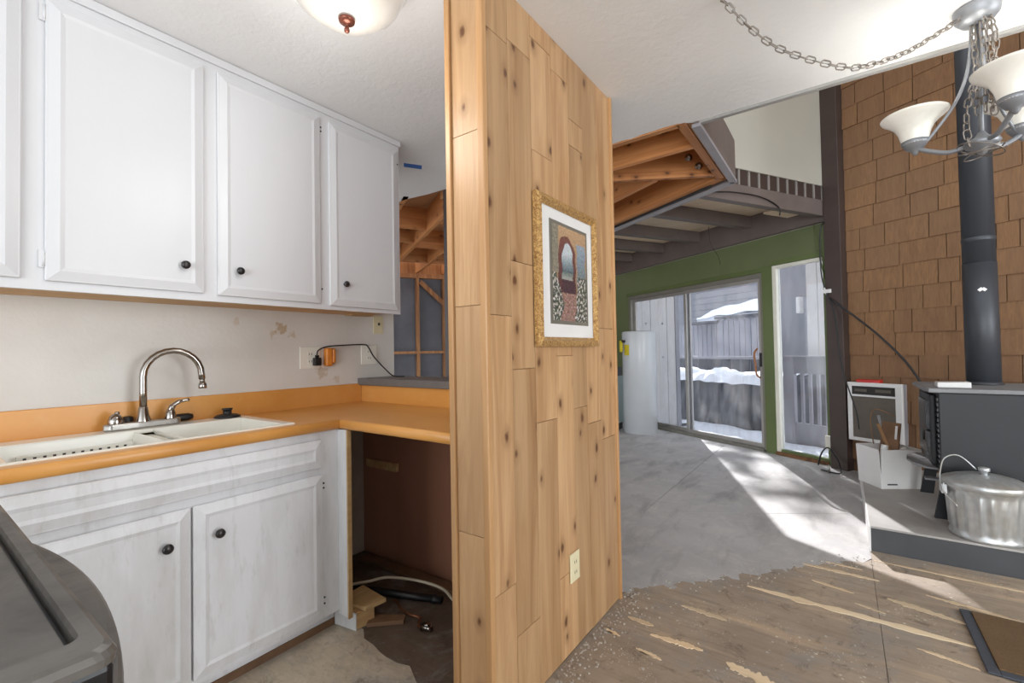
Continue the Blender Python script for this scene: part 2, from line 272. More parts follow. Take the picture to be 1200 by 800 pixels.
# ------------------------------------------------------------------ geometry helpers
ROTC = rad(-30)
CF = Matrix.Rotation(ROTC, 4, 'Z')            # (s, d, z) along / beyond the angled rear wall -> world
I4 = Matrix.Identity(4)
WM = {}
class MB:
    def __init__(s, frame=None): s.v = []; s.f = []; s.sm = []; s.fr = frame or I4
    def add(s, vs_, fs, smooth=False):
        k = len(s.v); s.v += [s.fr @ Vector(p) for p in vs_]; s.f += [tuple(i + k for i in f) for f in fs]; s.sm += [smooth] * len(fs); return s
    def box(s, x0, x1, y0, y1, z0, z1):
        x0, x1 = min(x0, x1), max(x0, x1); y0, y1 = min(y0, y1), max(y0, y1); z0, z1 = min(z0, z1), max(z0, z1)
        return s.add([(x0, y0, z0), (x1, y0, z0), (x1, y1, z0), (x0, y1, z0), (x0, y0, z1), (x1, y0, z1), (x1, y1, z1), (x0, y1, z1)],
                     [(3, 2, 1, 0), (4, 5, 6, 7), (0, 1, 5, 4), (1, 2, 6, 5), (2, 3, 7, 6), (3, 0, 4, 7)])
    def prism(s, pts, z0, z1):
        a = sum(pts[i][0] * pts[(i + 1) % len(pts)][1] - pts[(i + 1) % len(pts)][0] * pts[i][1] for i in range(len(pts)))
        if a < 0: pts = pts[::-1]
        n = len(pts)
        return s.add([(x, y, z0) for x, y in pts] + [(x, y, z1) for x, y in pts],
                     [tuple(range(n - 1, -1, -1)), tuple(range(n, 2 * n))] + [(i, (i + 1) % n, n + (i + 1) % n, n + i) for i in range(n)])
    def bar(s, p, q, wd, ht, upv=(0, 0, 1)):
        p, q = Vector(p), Vector(q); d = (q - p).normalized(); u = Vector(upv); sd = d.cross(u).normalized(); u = sd.cross(d).normalized()
        a, b = sd * wd / 2, u * ht / 2
        return s.add([p - a - b, p + a - b, p + a + b, p - a + b, q - a - b, q + a - b, q + a + b, q - a + b],
                     [(0, 1, 2, 3)[::-1][::-1], (7, 6, 5, 4), (0, 4, 5, 1), (1, 5, 6, 2), (2, 6, 7, 3), (3, 7, 4, 0)])
    def tube(s, path, r, seg=10, caps=True):
        P = [Vector(p) for p in path]; n = len(P); R = r if isinstance(r, (list, tuple)) else [r] * n
        vs_, fs = [], []; prev = None
        for i, p in enumerate(P):
            t = (P[min(i + 1, n - 1)] - P[max(i - 1, 0)]).normalized()
            if prev is None: a = t.orthogonal().normalized()
            else: a = (prev - t * prev.dot(t)).normalized()
            prev = a; b = t.cross(a)
            for k in range(seg):
                th = 2 * math.pi * k / seg; vs_.append(p + (a * math.cos(th) + b * math.sin(th)) * R[i])
        for i in range(n - 1):
            for k in range(seg): fs.append((i * seg + k, i * seg + (k + 1) % seg, (i + 1) * seg + (k + 1) % seg, (i + 1) * seg + k))
        if caps: fs.append(tuple(range(seg - 1, -1, -1))); fs.append(tuple((n - 1) * seg + k for k in range(seg)))
        return s.add(vs_, fs, True)
    def lathe(s, prof, c=(0, 0, 0), axis='z', seg=28, close=True, sx=1.0, sy=1.0):
        vs_, fs = [], []
        for (r, h) in prof:
            for k in range(seg):
                th = 2 * math.pi * k / seg; a, b = r * math.cos(th) * sx, r * math.sin(th) * sy
                p = {'z': (a, b, h), 'x': (h, a, b), 'y': (b, h, a)}[axis]; vs_.append((p[0] + c[0], p[1] + c[1], p[2] + c[2]))
        n = len(prof)
        for i in range(n - 1):
            for k in range(seg): fs.append((i * seg + k, i * seg + (k + 1) % seg, (i + 1) * seg + (k + 1) % seg, (i + 1) * seg + k))
        if close: fs.append(tuple(range(seg - 1, -1, -1))); fs.append(tuple((n - 1) * seg + k for k in range(seg)))
        return s.add(vs_, fs, True)
    def grid(s, nx, ny, fn, smooth=True):
        vs_ = [fn(i / nx, j / ny) for j in range(ny + 1) for i in range(nx + 1)]
        return s.add(vs_, [(j * (nx + 1) + i, j * (nx + 1) + i + 1, (j + 1) * (nx + 1) + i + 1, (j + 1) * (nx + 1) + i) for j in range(ny) for i in range(nx)], smooth)
    def torus(s, c, R, r, seg=24, s2=8, mat=None, sx=1.0):
        mat = mat or I4; vs_, fs = [], []
        for i in range(seg):
            a = 2 * math.pi * i / seg
            for j in range(s2):
                b = 2 * math.pi * j / s2; p = mat @ Vector(((R + r * math.cos(b)) * math.cos(a) * sx, (R + r * math.cos(b)) * math.sin(a), r * math.sin(b))); vs_.append(p + Vector(c))
        for i in range(seg):
            for j in range(s2): fs.append((i * s2 + j, ((i + 1) % seg) * s2 + j, ((i + 1) % seg) * s2 + (j + 1) % s2, i * s2 + (j + 1) % s2))
        return s.add(vs_, fs, True)
    def build(s, name, mat, parent=None, bevel=0.0, seg=2):
        me = bpy.data.meshes.new(name); inv = WM[parent.name].inverted() if parent and parent.name in WM else I4
        me.from_pydata([tuple(inv @ p) for p in s.v], [], s.f); me.polygons.foreach_set('use_smooth', s.sm)
        bm = bmesh.new(); bm.from_mesh(me); bmesh.ops.recalc_face_normals(bm, faces=bm.faces); bm.to_mesh(me); bm.free()
        me.materials.append(MAT[mat]); o = bpy.data.objects.new(name, me); C.objects.link(o)
        if parent: o.parent = parent; WM[o.name] = WM.get(parent.name, I4)
        else: WM[o.name] = I4
        if bevel:
            b = o.modifiers.new('bevel', 'BEVEL'); b.width = bevel; b.segments = seg; b.limit_method = 'ANGLE'; b.angle_limit = rad(40)
        return o
def tag(o, label=None, cat=None, group=None, kind=None):
    for k, v in (('label', label), ('category', cat), ('group', group), ('kind', kind)):
        if v: o[k] = v
    return o
def thing(name, label, cat, loc=(0, 0, 0), group=None, rz=0.0):
    o = bpy.data.objects.new(name, None); C.objects.link(o); o.location = loc; o.rotation_euler = (0, 0, rz); o.empty_display_size = .05
    WM[o.name] = Matrix.Translation(loc) @ Matrix.Rotation(rz, 4, 'Z')
    return tag(o, label, cat, group)
def struct(name, loc=(0, 0, 0)):
    o = bpy.data.objects.new(name, None); C.objects.link(o); o.location = loc; WM[o.name] = Matrix.Translation(loc); o['kind'] = 'structure'; return o
def S(o): o['kind'] = 'structure'; return o
def cw(s, d, z): return tuple(CF @ Vector((s, d, z)))
def smoothpath(pts, n=6):
    P = [Vector(p) for p in pts]; out = []
    for i in range(len(P) - 1):
        a, b, c, d = P[max(i - 1, 0)], P[i], P[i + 1], P[min(i + 2, len(P) - 1)]
        for k in range(n):
            t = k / n; out.append(.5 * ((2 * b) + (c - a) * t + (2 * a - 5 * b + 4 * c - d) * t * t + (3 * b - a - 3 * c + d) * t ** 3))
    out.append(P[-1]); return out
_unit = {}
def unit_piece(name, mat, key, maker):
    if key not in _unit:
        mb = MB(); maker(mb); o = mb.build(name, mat); me = o.data; bpy.data.objects.remove(o); _unit[key] = me
    return _unit[key]
def piece(name, me, parent, M):
    o = bpy.data.objects.new(name, me); C.objects.link(o); o.parent = parent; o.matrix_local = WM.get(parent.name, I4).inverted() @ M; return o

# ================================================================== SETTING
CEIL = 2.44; DW = 4.767                     # kitchen ceiling height; distance of the angled rear wall
def wall_y(x, d=DW): return (d - .5 * x) / .8660254
# ---- floor: concrete slabs, plywood sheets, stripped kitchen floor, each panel separate over a dark base
floor = MB().prism([(-9, -3.0), (4.5, -3.0), (4.5, wall_y(4.5, DW + .12)), (-7.0, wall_y(-7.0, DW + .12)), (-9, 6.0)], -.16, -.006).build('floor', 'wetfloor'); S(floor)
def ragged(p, q, n, amp):
    out = []
    for i in range(n):
        t = i / n; out.append((p[0] + (q[0] - p[0]) * t + random.uniform(-amp, amp) * (i > 0), p[1] + (q[1] - p[1]) * t + random.uniform(-amp, amp) * (i > 0)))
    return out
edge = ragged((-.905, 2.165), (.108, 3.26), 60, .03)
def floor_panel(name, pts, mat, z=0.0): return MB().prism(pts, -.02, z).build(name, mat, floor)
floor_panel('concrete_slab', [(-2.77, 2.3)] + [(-1.05, 2.105), (-.905, 2.165)] + edge[1:] + [(.108, 3.26), (.108, 4.095), (-1.35, 3.187)], 'concrete')
floor_panel('concrete_slab', [(-2.79, 2.303), (-1.353, 3.192), (-1.212, 3.28), (-1.197, wall_y(-1.197)), (-5.9, wall_y(-5.9)), (-7.0, 7.0), (-7.0, 2.303)], 'concrete')
floor_panel('concrete_slab', [(-1.208, 3.283), (.108, 4.100), (1.2, 4.78), (1.2, wall_y(1.2)), (-1.193, wall_y(-1.193))], 'concrete')
floor_panel('concrete_slab', [(.112, 3.4), (4.4, 3.4), (4.4, 4.0), (1.203, 4.775), (.112, 4.095)], 'concrete')
floor_panel('plywood_sheet', [(-.9, 1.2), (.1045, 1.2), (.106, 3.26)] + edge[::-1][:-1] + [(-.9, 2.16)], 'plyfloor')
floor_panel('plywood_sheet', [(.1065, 1.2), (1.32, 1.2), (1.32, 3.395), (.108, 3.395)], 'plyfloor')
floor_panel('plywood_sheet', [(1.323, 1.2), (4.4, 1.2), (4.4, 3.395), (1.323, 3.395)], 'plyfloor')
floor_panel('plywood_sheet', [(-.9, -2.8), (4.4, -2.8), (4.4, 1.197), (-.9, 1.197)], 'plyfloor')
kedge = ragged((-1.76, 1.24), (-1.06, 1.13), 12, .025)
floor_panel('kitchen_underlay', [(-2.4, -2.8), (-.903, -2.8), (-.903, 1.11), (-1.06, 1.13)] + kedge[::-1][:-1] + [(-1.76, 1.24), (-2.4, 1.24)], 'kitfloor')
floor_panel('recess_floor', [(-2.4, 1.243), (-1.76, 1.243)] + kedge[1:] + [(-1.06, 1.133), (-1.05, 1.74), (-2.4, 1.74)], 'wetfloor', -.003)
# torn veneer strips left on the plywood
def strip(x0, y0, x1, y1, wd, seed):
    rr = random.Random(seed); n = 26; top, bot = [], []
    for i in range(n + 1):
        t = i / n; w_ = wd * (.25 + .75 * min(1, 4 * t, 3.5 * (1 - t) + .1)) * rr.uniform(.45, 1.15); x = x0 + (x1 - x0) * t; y = y0 + (y1 - y0) * t
        top.append((x, y + w_ / 2)); bot.append((x + rr.uniform(-.01, .01), y - w_ / 2 * rr.uniform(.6, 1.1)))
    MB().prism(top + bot[::-1], -.001, .0022).build('veneer_strip', 'strip', floor)
for k, a in enumerate([(-.413, 2.555, .40, 2.535, .05), (-.629, 2.195, -.446, 2.185, .04), (-.808, 1.968, -.69, 1.965, .03), (-.68, 1.90, -.475, 1.915, .035), (-.205, 2.985, .126, 2.975, .035),
                       (.148, 2.79, .40, 2.72, .045), (-.387, 1.885, -.20, 1.85, .07), (-.70, 1.78, -.60, 1.77, .025), (-.10, 3.08, .06, 3.07, .02), (.30, 2.93, .62, 2.86, .03), (-.15, 2.80, .02, 2.76, .022),
                       (.12, 3.24, .75, 3.22, .022), (.02, 2.66, .13, 2.63, .018), (-.86, 1.83, -.79, 1.82, .022), (.22, 2.40, .38, 2.37, .022)]): strip(*a, 100 + k)

ch_ = random.Random(17); deb = MB()
for k in range(380):
    if k < 230: x_ = -.885 + abs(ch_.gauss(0, .06)); y_ = ch_.uniform(1.25, 2.2)
    elif k < 330: t_ = ch_.random(); x_ = -.9 + t_ + ch_.gauss(0, .05); y_ = 2.16 + t_ * 1.08 + ch_.gauss(0, .06)
    else: x_ = ch_.uniform(-.85, .1); y_ = ch_.uniform(1.3, 2.3)
    q_ = ch_.uniform(.002, .0065); a_ = ch_.uniform(0, 6); pp = [(x_ + q_ * ch_.uniform(.5, 1.2) * math.cos(a_ + i * 1.26), y_ + q_ * ch_.uniform(.5, 1.2) * math.sin(a_ + i * 1.26)) for i in range(5)]
    deb.prism(pp, -.002, ch_.uniform(.002, .006))
deb.build('debris_chips', 'rubble', floor)['kind'] = 'stuff'
# ---- kitchen ceiling (with torn back edge) and its plaster lip
jag = [(-.596, 2.61)] + ragged((-.70, 2.565), (-1.09, 2.575), 6, .008) + ragged((-1.09, 2.575), (-2.35, 2.50), 12, .012) + ragged((-2.35, 2.50), (-4.2, 2.38), 8, .02)
ceil = MB().prism([(4.4, -2.8), (4.4, 2.62), (-.597, 2.62)] + jag[1:] + [(-4.2, 2.38), (-4.2, -2.8)], CEIL, CEIL + .014).build('ceiling', 'ceiling'); S(ceil)
MB().box(-.594, 4.4, 2.60, 2.632, CEIL - .014, CEIL + .28).build('plaster_lip', 'lip', ceil, .004)
MB().box(-4.2, 4.4, -2.8, 2.30, CEIL + .23, CEIL + .26).build('upper_subfloor', 'ply_sub', ceil)
# exposed joists of the cut-open ceiling bay
def joist(p, q, th=.04, z0=CEIL, z1=CEIL + .235, par=None, mat='fir', name='joist'):
    p, q = Vector((*p, 0)), Vector((*q, 0)); L = (q - p).length; a = math.atan2(q.y - p.y, q.x - p.x)
    mb = MB(); mb.box(0, L, -th / 2, th / 2, 0, z1 - z0); o = mb.build(name, mat); o.parent = par; o.location = (p.x, p.y, z0); o.rotation_euler = (0, 0, a)
    return o
bay = struct('ceiling')
joist((-2.2, 2.99), (-.71, 2.93), par=bay); joist((-1.9, 2.84), (-.71, 3.515), par=bay); joist((-1.95, 3.86), (-1.08, 3.345), par=bay)
joist((-2.6, 2.66), (-.70, 2.60), par=bay)
joist((-.684, 2.575), (-.684, 3.60), .05, par=bay, name='rim_joist')
joist((-.64, 2.58), (-.64, 3.63), .035, CEIL + .006, par=bay, name='rim_joist')
cjo = lambda d, s0, s1, **k: joist(cw(s0, d, 0)[:2], cw(s1, d, 0)[:2], **k)
cjo(2.78, -2.40, -6.6, par=bay, name='rim_joist', th=.05)
cjo(2.825, -2.38, -6.6, par=bay, name='rim_joist', th=.03, z0=CEIL + .006)
MB().prism([(-.70, 2.58), (-.60, 2.58), (-.60, 3.66), cw(-6.9, 2.86, 0)[:2], cw(-6.9, 1.2, 0)[:2], (-4.5, 2.3), (-2.6, 2.3)], CEIL + .236, CEIL + .256).build('subfloor_sheet', 'ply_sub', bay)
# joists over the gutted room (run parallel to the rear wall) with blocking between
for d in (.30, .72, 1.14, 1.56, 1.98, 2.40):
    cjo(d, -3.6, -7.08, par=bay, mat='fir', th=.04)
for k, d in enumerate((.51, .93, 1.35, 1.77, 2.19)):
    for s in (-4.35 - .25 * (k % 2), -5.4 + .2 * (k % 2), -6.3):
        joist(cw(s, d - .19, 0)[:2], cw(s, d + .19, 0)[:2], .04, CEIL + .02, par=bay, name='blocking')
for px_, py_, pz_ in ((-.80, 3.43, 2.50), (-.86, 3.395, 2.565)):
    MB().lathe([(.0, -.001), (.026, .0), (.026, .006), (.014, .008), (.014, .03), (.001, .031)], (0, 0, 0), 'y', 12, False).build('carriage_bolt', 'chrome', bay).matrix_local = Matrix.Translation((px_ + .011, py_ - .019, pz_)) @ Matrix.Rotation(rad(29.6 + 180), 4, 'Z')
# ---- fascia round the bay
t1 = MB().box(-.622, -.594, 2.60, 3.665, CEIL - .012, CEIL + .285).build('trim_1', 'beam'); S(t1)
MB().box(-.632, -.586, 2.60, 3.672, CEIL - .03, CEIL - .010).build('bottom_strip', 'trim_grey', t1)
t2 = MB(CF).box(-6.9, -2.352, 2.855, 2.885, CEIL - .012, CEIL + .285).build('trim_2', 'beam'); S(t2)
MB(CF).box(-6.9, -2.352, 2.848, 2.895, CEIL - .03, CEIL - .010).build('bottom_strip', 'trim_grey', t2)
# ---- deck ceiling over the slider: beams, planks, header
deck = struct('ceiling')
for s in (-3.70, -4.45, -5.12, -5.82, -6.5):
    MB(CF).box(s - .05, s + .05, 2.89, DW - .05, 2.585, 2.72).build('ceiling_beam', 'beam', deck, .004)
fb = MB(CF).box(-2.90, -2.825, 2.90, DW - .005, 2.49, 2.645).build('ceiling_beam', 'beam', deck, .004)
for k in range(7):
    MB(CF).box(-6.9 + k * .58, -6.9 + k * .58 + .577, 2.89, DW, 2.72, 2.745).build('plank', 'plank', deck)
MB(CF).box(-3.15, -2.86, 4.25, 4.62, 2.55, 2.57).build('light_panel', 'plank', deck)
hd = MB(CF).box(-6.9, -2.82, DW - .06, DW + .1, CEIL + .005, 2.73).build('trim_3', 'beam'); S(hd)
# band with pale strips over the front beam, upper white wall
wu = MB(CF).box(-2.90, -2.82, 2.0, DW, 2.785, 5.2).build('wall_upper', 'offwhite'); S(wu)
band = MB(CF).box(-2.895, -2.835, 2.90, DW - .005, 2.645, 2.785).build('slatted_band', 'post', wu)
for k in range(14):
    d = 4.68 - k * .13
    MB(CF).box(-2.836, -2.824, d - .009, d + .009, 2.645, 2.785).build('pale_slat', 'beam_pale', wu)
# ---- post between slider wall and shingles
post = MB(CF).box(-2.82, -2.668, DW - .10, DW + .1, 0, 5.2).build('trim_4', 'post', None, .004); S(post)
# ---- rear green wall with openings (door -5.95..-3.57 x 0..2.045, window -3.445..-2.885 x .03..2.10)
wf = struct('wall_far')
for a in ((-6.9, -5.95, 0, 2.44), (-5.95, -3.57, 2.045, 2.44), (-3.57, -3.445, 0, 2.44), (-3.445, -2.885, 2.10, 2.44), (-2.885, -2.82, 0, 2.44), (-3.445, -2.885, -.05, .035)):
    MB(CF).box(a[0], a[1], DW, DW + .12, a[2], a[3]).build('wall_section', 'green', wf)
MB(CF).box(-6.9, -2.82, DW + .001, DW + .12, 2.44, 5.2).build('wall_section', 'offwhite', wf)
for a in ((-3.57, -3.445, 0, 2.11), (-5.99, -3.55, 2.05, 2.10), (-3.45, -2.83, 2.105, 2.15), (-2.885, -2.83, 0, 2.11)):
    MB(CF).box(a[0], a[1], DW - .018, DW, a[2], a[3]).build('casing', 'green_dark', wf, .003)
MB(CF).box(-3.445, -2.885, DW - .03, DW + .02, -.0, .035).build('rotten_sill', 'rot', wf)
# sliding door
door = struct('door_1', cw(-4.76, DW + .05, 0))
fm = MB(CF).box(-5.95, -5.90, DW - .01, DW + .09, .02, 2.045).box(-3.60, -3.57, DW - .01, DW + .09, .02, 2.045).box(-5.90, -3.60, DW - .01, DW + .09, 1.995, 2.045).box(-5.90, -3.60, DW - .02, DW + .10, 0, .035)
fm.build('door_frame', 'bronze_alu', door)
def sash(s0, s1, d0, mat):
    o = MB(CF).box(s0, s0 + .045, d0, d0 + .03, .035, 1.995).box(s1 - .045, s1, d0, d0 + .03, .035, 1.995).box(s0 + .045, s1 - .045, d0, d0 + .03, 1.95, 1.995).box(s0 + .045, s1 - .045, d0, d0 + .03, .035, .085).build('sash', mat, door, .003)
    MB(CF).box(s0 + .045, s1 - .045, d0 + .012, d0 + .017, .085, 1.95).build('pane', 'glass', o)
    return o
sash(-5.90, -4.72, DW + .05, 'alu'); s2 = sash(-4.79, -3.60, DW + .01, 'alu')
MB(CF).tube(smoothpath([(-3.640, DW + .01, .84), (-3.655, DW - .03, .88), (-3.665, DW - .035, 1.0), (-3.675, DW - .035, 1.12), (-3.668, DW + .01, 1.18)]), .011, 8).build('handle', 'handle_wood', s2)
MB(CF).box(-3.625, -3.598, DW - .02, DW + .012, .97, 1.13).build('lock_plate', 'black', s2, .003)
# fixed window
win = struct('window_1', cw(-3.16, DW + .05, .035))
MB(CF).box(-3.445, -3.40, DW - .012, DW + .06, .035, 2.10).box(-3.40, -2.90, DW - .012, DW + .06, 2.065, 2.10).build('window_frame', 'cream', win, .003)
MB(CF).box(-2.90, -2.885, DW, DW + .06, .035, 2.10).box(-3.40, -2.90, DW + .0, DW + .06, .035, .06).build('stop', 'green_dark', win)
MB(CF).box(-3.40, -2.90, DW + .03, DW + .035, .06, 2.065).build('pane', 'glass', win)
# ---- shingle wall
wr = MB(CF).box(-2.668, 2.2, DW, DW + .12, 0, 5.2).build('wall_right', 'wood_dark'); S(wr)
unit_sh = unit_piece('shingle', 'shingle', 'sh', lambda b: b.add([(0, -.003, 0), (1, -.003, 0), (1, -.016, 0), (0, -.016, 0), (0, 0, 1.08), (1, 0, 1.08), (1, -.006, 1.08), (0, -.006, 1.08)],
    [(0, 1, 2, 3), (7, 6, 5, 4), (3, 2, 6, 7), (2, 1, 5, 6), (1, 0, 4, 5), (0, 3, 7, 4)]))
ROW = .1985
rs = random.Random(11)
for r in range(0, 21):
    z = 1.105 + (r - 5) * ROW; s = -2.668; smax = -.95 if r < 4 else -1.0
    while s < smax:
        w_ = rs.choice((.13, .17, .2, .24, .27, .3)) * rs.uniform(.9, 1.1); w_ = min(w_, smax - s + .02)
        piece('shingle', unit_sh, wr, CF @ Matrix.Translation((s + .003, DW - rs.uniform(0, .006), z + rs.uniform(-.004, .004))) @ Matrix.Diagonal((w_ - .006, 1, ROW, 1)))
        s += w_
# ---- unseen roof over the tall living space, added to keep out sun and sky
roof = MB().prism([(-7.5, 2.0), (4.4, 2.0), (4.4, 2.7), cw(2.2, 5.0, 0)[:2], cw(-7.4, 5.0, 0)[:2]], 5.2, 5.3).build('ceiling', 'offwhite'); S(roof)
# ---- sink wall
wl = MB().box(-2.52, -2.40, -2.8, 1.985, 0, CEIL).build('wall_left', 'wall_white'); S(wl)
MB().box(-2.402, -2.395, 1.26, 1.735, 0.0, .86).build('rough_plaster', 'stone_plaster', wl)
wsd = MB().box(4.4, 4.5, -3.0, 1.2, 0, CEIL).build('wall_light_block', 'wall_white'); S(wsd)  # unseen wall, added to block side light from the upper cabinets
# ---- half wall with ledge, brown panel below the counter
wh = MB().box(-2.40, -1.05, 1.745, 1.98, 0, 1.012).build('wall_half', 'offwhite'); S(wh)
MB().box(-2.40, -1.05, 1.735, 1.745, 0, .872).build('brown_panel', 'brown_panel', wh)
MB().box(-2.398, -1.05, 1.70, 1.99, 1.012, 1.053).build('ledge', 'ledge', wh, .003)
MB().box(-2.34, -2.07, 1.715, 1.735, .525, .57).build('batten', 'scrap', wh)
# ---- knotty cedar divider
wd = MB().box(-1.036, -.910, 1.116, 2.085, 0, CEIL).build('wall_divider', 'cedar_trim'); S(wd)
cols = [1.119, 1.243, 1.385, 1.531, 1.67, 1.795, 1.933, 2.085]
cuts = [[.43, 1.32, 2.25], [.25, 1.14, 1.51, 2.27], [.94, 1.94, 2.36], [.32, 1.18, 2.31], [.96, 2.06, 2.17], [.88, 1.72], [.79, 1.30]]
for k in range(7):
    zs = [0.004] + cuts[k] + [CEIL]
    for z0, z1 in zip(zs, zs[1:]):
        MB().box(-.910, -.896 - random.uniform(0, .0015), cols[k] + .0008, cols[k + 1] - .0008, z0 + .0008, z1 - .0008).build('plank', 'cedar', wd, .0007, 1)
zs = [0.004, .62, 1.35, 1.91, CEIL]
for z0, z1 in zip(zs, zs[1:]): MB().box(-1.026, -.9145, 1.104, 1.116, z0 + .0008, z1 - .0008).build('plank', 'cedar', wd, .0007, 1)
MB().box(-1.050, -1.028, 1.094, 1.125, 0, CEIL).build('corner_trim', 'cedar_trim', wd, .003)
MB().box(-.914, -.888, 1.096, 1.119, 0, CEIL).build('corner_trim', 'cedar_trim', wd, .004)
MB().box(-.93, -.886, 2.083, 2.104, 0, CEIL).build('corner_trim', 'cedar_trim', wd, .003)
MB().box(-1.045, -1.036, 1.125, 2.09, 0, CEIL).build('back_panel', 'brown_panel', wd)
# ---- gutted room beyond the half wall: stud wall, paper, post
ws = MB(CF).box(-7.26, -7.20, -1.5, 5.0, 0, 2.44).build('wall_studs', 'paper'); S(ws)
MB(CF).box(-7.20, -7.10, -1.5, 5.0, 2.375, 2.438).build('top_plate', 'stud', ws); MB(CF).box(-7.18, -7.13, -1.5, 5.0, 2.44, 2.70).build('rim_board', 'stud', ws)
MB(CF).box(-7.20, -7.10, -1.5, 5.0, 0, .045).build('bottom_plate', 'stud', ws)
sd = [.30, .71, 1.12, 1.58, 2.01, 2.42, 2.83, 3.24]
for k, d in enumerate(sd):
    MB(CF).box(-7.20, -7.10, d - .022, d + .022, .045, 2.375).build('stud', 'stud', ws)
    if k: MB(CF).box(-7.19, -7.11, sd[k - 1] + .022, d - .022, 1.185, 1.225).build('blocking', 'stud', ws)
MB(CF).bar((-7.12, 1.62, 2.32), (-7.12, 2.0, 1.98), .03, .07).build('brace', 'stud', ws)
pb = MB().box(-2.43, -2.385, 2.50, 2.55, 0, CEIL).build('trim_5', 'post'); S(pb)

# ================================================================== KITCHEN
def knob(parent, x, y, z):
    MB().lathe([(.006, 0), (.006, .012), (.013, .016), (.016, .021), (.015, .027), (.009, .031), (.002, .032)], (x, y, z), 'x', 18).build('knob', 'knob', parent)
def door_panel(root, x, y0, y1, z0, z1, mat, knob_yz=None, hinge=None, dots=None, name='door'):
    o = MB().box(x, x + .012, y0, y1, z0, z1).build(name, mat, root, .004)
    a, b = .034, .046
    MB().add([(x + .012, y0 + .006, z0 + .006), (x + .012, y1 - .006, z0 + .006), (x + .012, y1 - .006, z1 - .006), (x + .012, y0 + .006, z1 - .006),
              (x + .019, y0 + a, z0 + a), (x + .019, y1 - a, z0 + a), (x + .019, y1 - a, z1 - a), (x + .019, y0 + a, z1 - a),
              (x + .0165, y0 + b, z0 + b), (x + .0165, y1 - b, z0 + b), (x + .0165, y1 - b, z1 - b), (x + .0165, y0 + b, z1 - b)],
             [(0, 1, 5, 4), (1, 2, 6, 5), (2, 3, 7, 6), (3, 0, 4, 7), (4, 5, 9, 8), (5, 6, 10, 9), (6, 7, 11, 10), (7, 4, 8, 11), (8, 9, 10, 11), (3, 2, 1, 0)]).build('raised_panel', mat, o)
    if knob_yz: knob(o, x + .0165, *knob_yz)
    for yy, zz in hinge or ():
        MB().box(x, x + .008, yy - .014, yy - .001, zz - .028, zz + .028).tube([(x + .008, yy - .002, zz - .024), (x + .008, yy - .002, zz + .024)], .0045, 8).build('hinge', mat, o)
    for yy, zz in dots or ():
        MB().lathe([(.004, 0), (.004, .003)], (x - .0005, yy, zz), 'x', 10).build('screw', 'slot', o)
    return o
# wall cabinet run
uc = thing('wall_cabinet', 'long white painted wall cabinet with four doors above the sink', 'cabinet', (-2.23, .6, 1.426))
XU = -2.066
MB().box(-2.398, XU - .02, -.9, 1.755, 1.446, CEIL - .002).build('body', 'white_paint', uc)
MB().box(-2.398, XU - .022, -.9, 1.75, 1.436, 1.446).build('underside', 'scrap', uc)
fr = MB().box(XU - .02, XU, -.9, 1.76, 2.36, CEIL - .002).box(XU - .02, XU, -.9, 1.76, 1.426, 1.462)
for y0, y1 in ((-.32, -.22), (.24, .31), (.745, .81), (1.25, 1.312), (1.732, 1.76)): fr.box(XU - .02, XU, y0, y1, 1.462, 2.36)
fr.box(XU - .021, XU - .003, -.9, 1.76, 1.43, CEIL - .003); fr.build('face_frame', 'white_paint', uc)
MB().box(XU, XU + .010, -.9, 1.768, CEIL - .036, CEIL - .003).box(-2.398, XU, 1.755, 1.768, CEIL - .036, CEIL - .003).build('top_moulding', 'white_paint', uc, .003)
door_panel(uc, XU, -.212, .250, 1.457, 2.376, 'white_paint')
door_panel(uc, XU, .302, .752, 1.455, 2.376, 'white_paint', (.68, 1.556), [(.302, 1.525), (.302, 2.325)])
door_panel(uc, XU, .802, 1.256, 1.452, 2.376, 'white_paint', (.877, 1.558), None, [(1.268, 1.525), (1.268, 2.33), (1.268, 2.31)])
door_panel(uc, XU, 1.306, 1.739, 1.446, 2.372, 'white_paint', (1.382, 1.558), None, [(1.75, 2.30)])
MB().box(-2.37, -2.30, 1.60, 1.75, 1.428, 1.436).build('filler_strip', 'scrap', uc)
# base cabinet
bc = thing('base_cabinet', 'worn white sink base cabinet with two doors under the orange counter', 'cabinet', (-2.1, .5, 0))
XB = -1.80
MB().box(-2.392, XB - .02, -.9, 1.17, .09, .105).box(-2.392, -2.385, -.9, 1.17, .105, .86).box(-2.385, XB - .02, 1.155, 1.17, .105, .868).box(-2.385, XB - .02, -.9, -.885, .105, .868).build('body', 'worn_white', bc)
fr = MB().box(XB - .02, XB, -.9, 1.172, .845, .875).box(XB - .02, XB, -.9, 1.172, .09, .115).box(XB - .02, XB - .001, -.9, 1.088, .70, .725)
for y0, y1 in ((-.4, -.3), (1.088, 1.172)): fr.box(XB - .02, XB, y0, y1, .115, .845)
fr.box(XB - .021, XB - .003, -.9, 1.172, .09, .875); fr.build('face_frame', 'worn_white', bc)
door_panel(bc, XB, -.29, .10, .112, .695, 'worn_white')
door_panel(bc, XB, .115, .612, .112, .695, 'worn_white', (.539, .588))
door_panel(bc, XB, .618, 1.092, .112, .695, 'worn_white', (.691, .588), None, [(1.103, .655), (1.103, .635), (1.103, .175), (1.103, .15)])
door_panel(bc, XB, -.29, 1.092, .725, .842, 'worn_white', name='false_drawer_front')
MB().box(XB - .02, -1.735, 1.172, 1.188, .075, .874).build('end_stile', 'worn_white', bc, .002)
MB().box(-1.735, -1.7265, 1.170, 1.189, .073, .874).build('raw_edge', 'scrap', bc)
MB().box(-1.885, -1.868, -.9, 1.19, .03, .09).build('toe_kick', 'worn_white', bc)
MB().box(-1.885, -1.862, -.9, 1.19, .0, .03).build('toe_strip', 'wood_dark', bc)
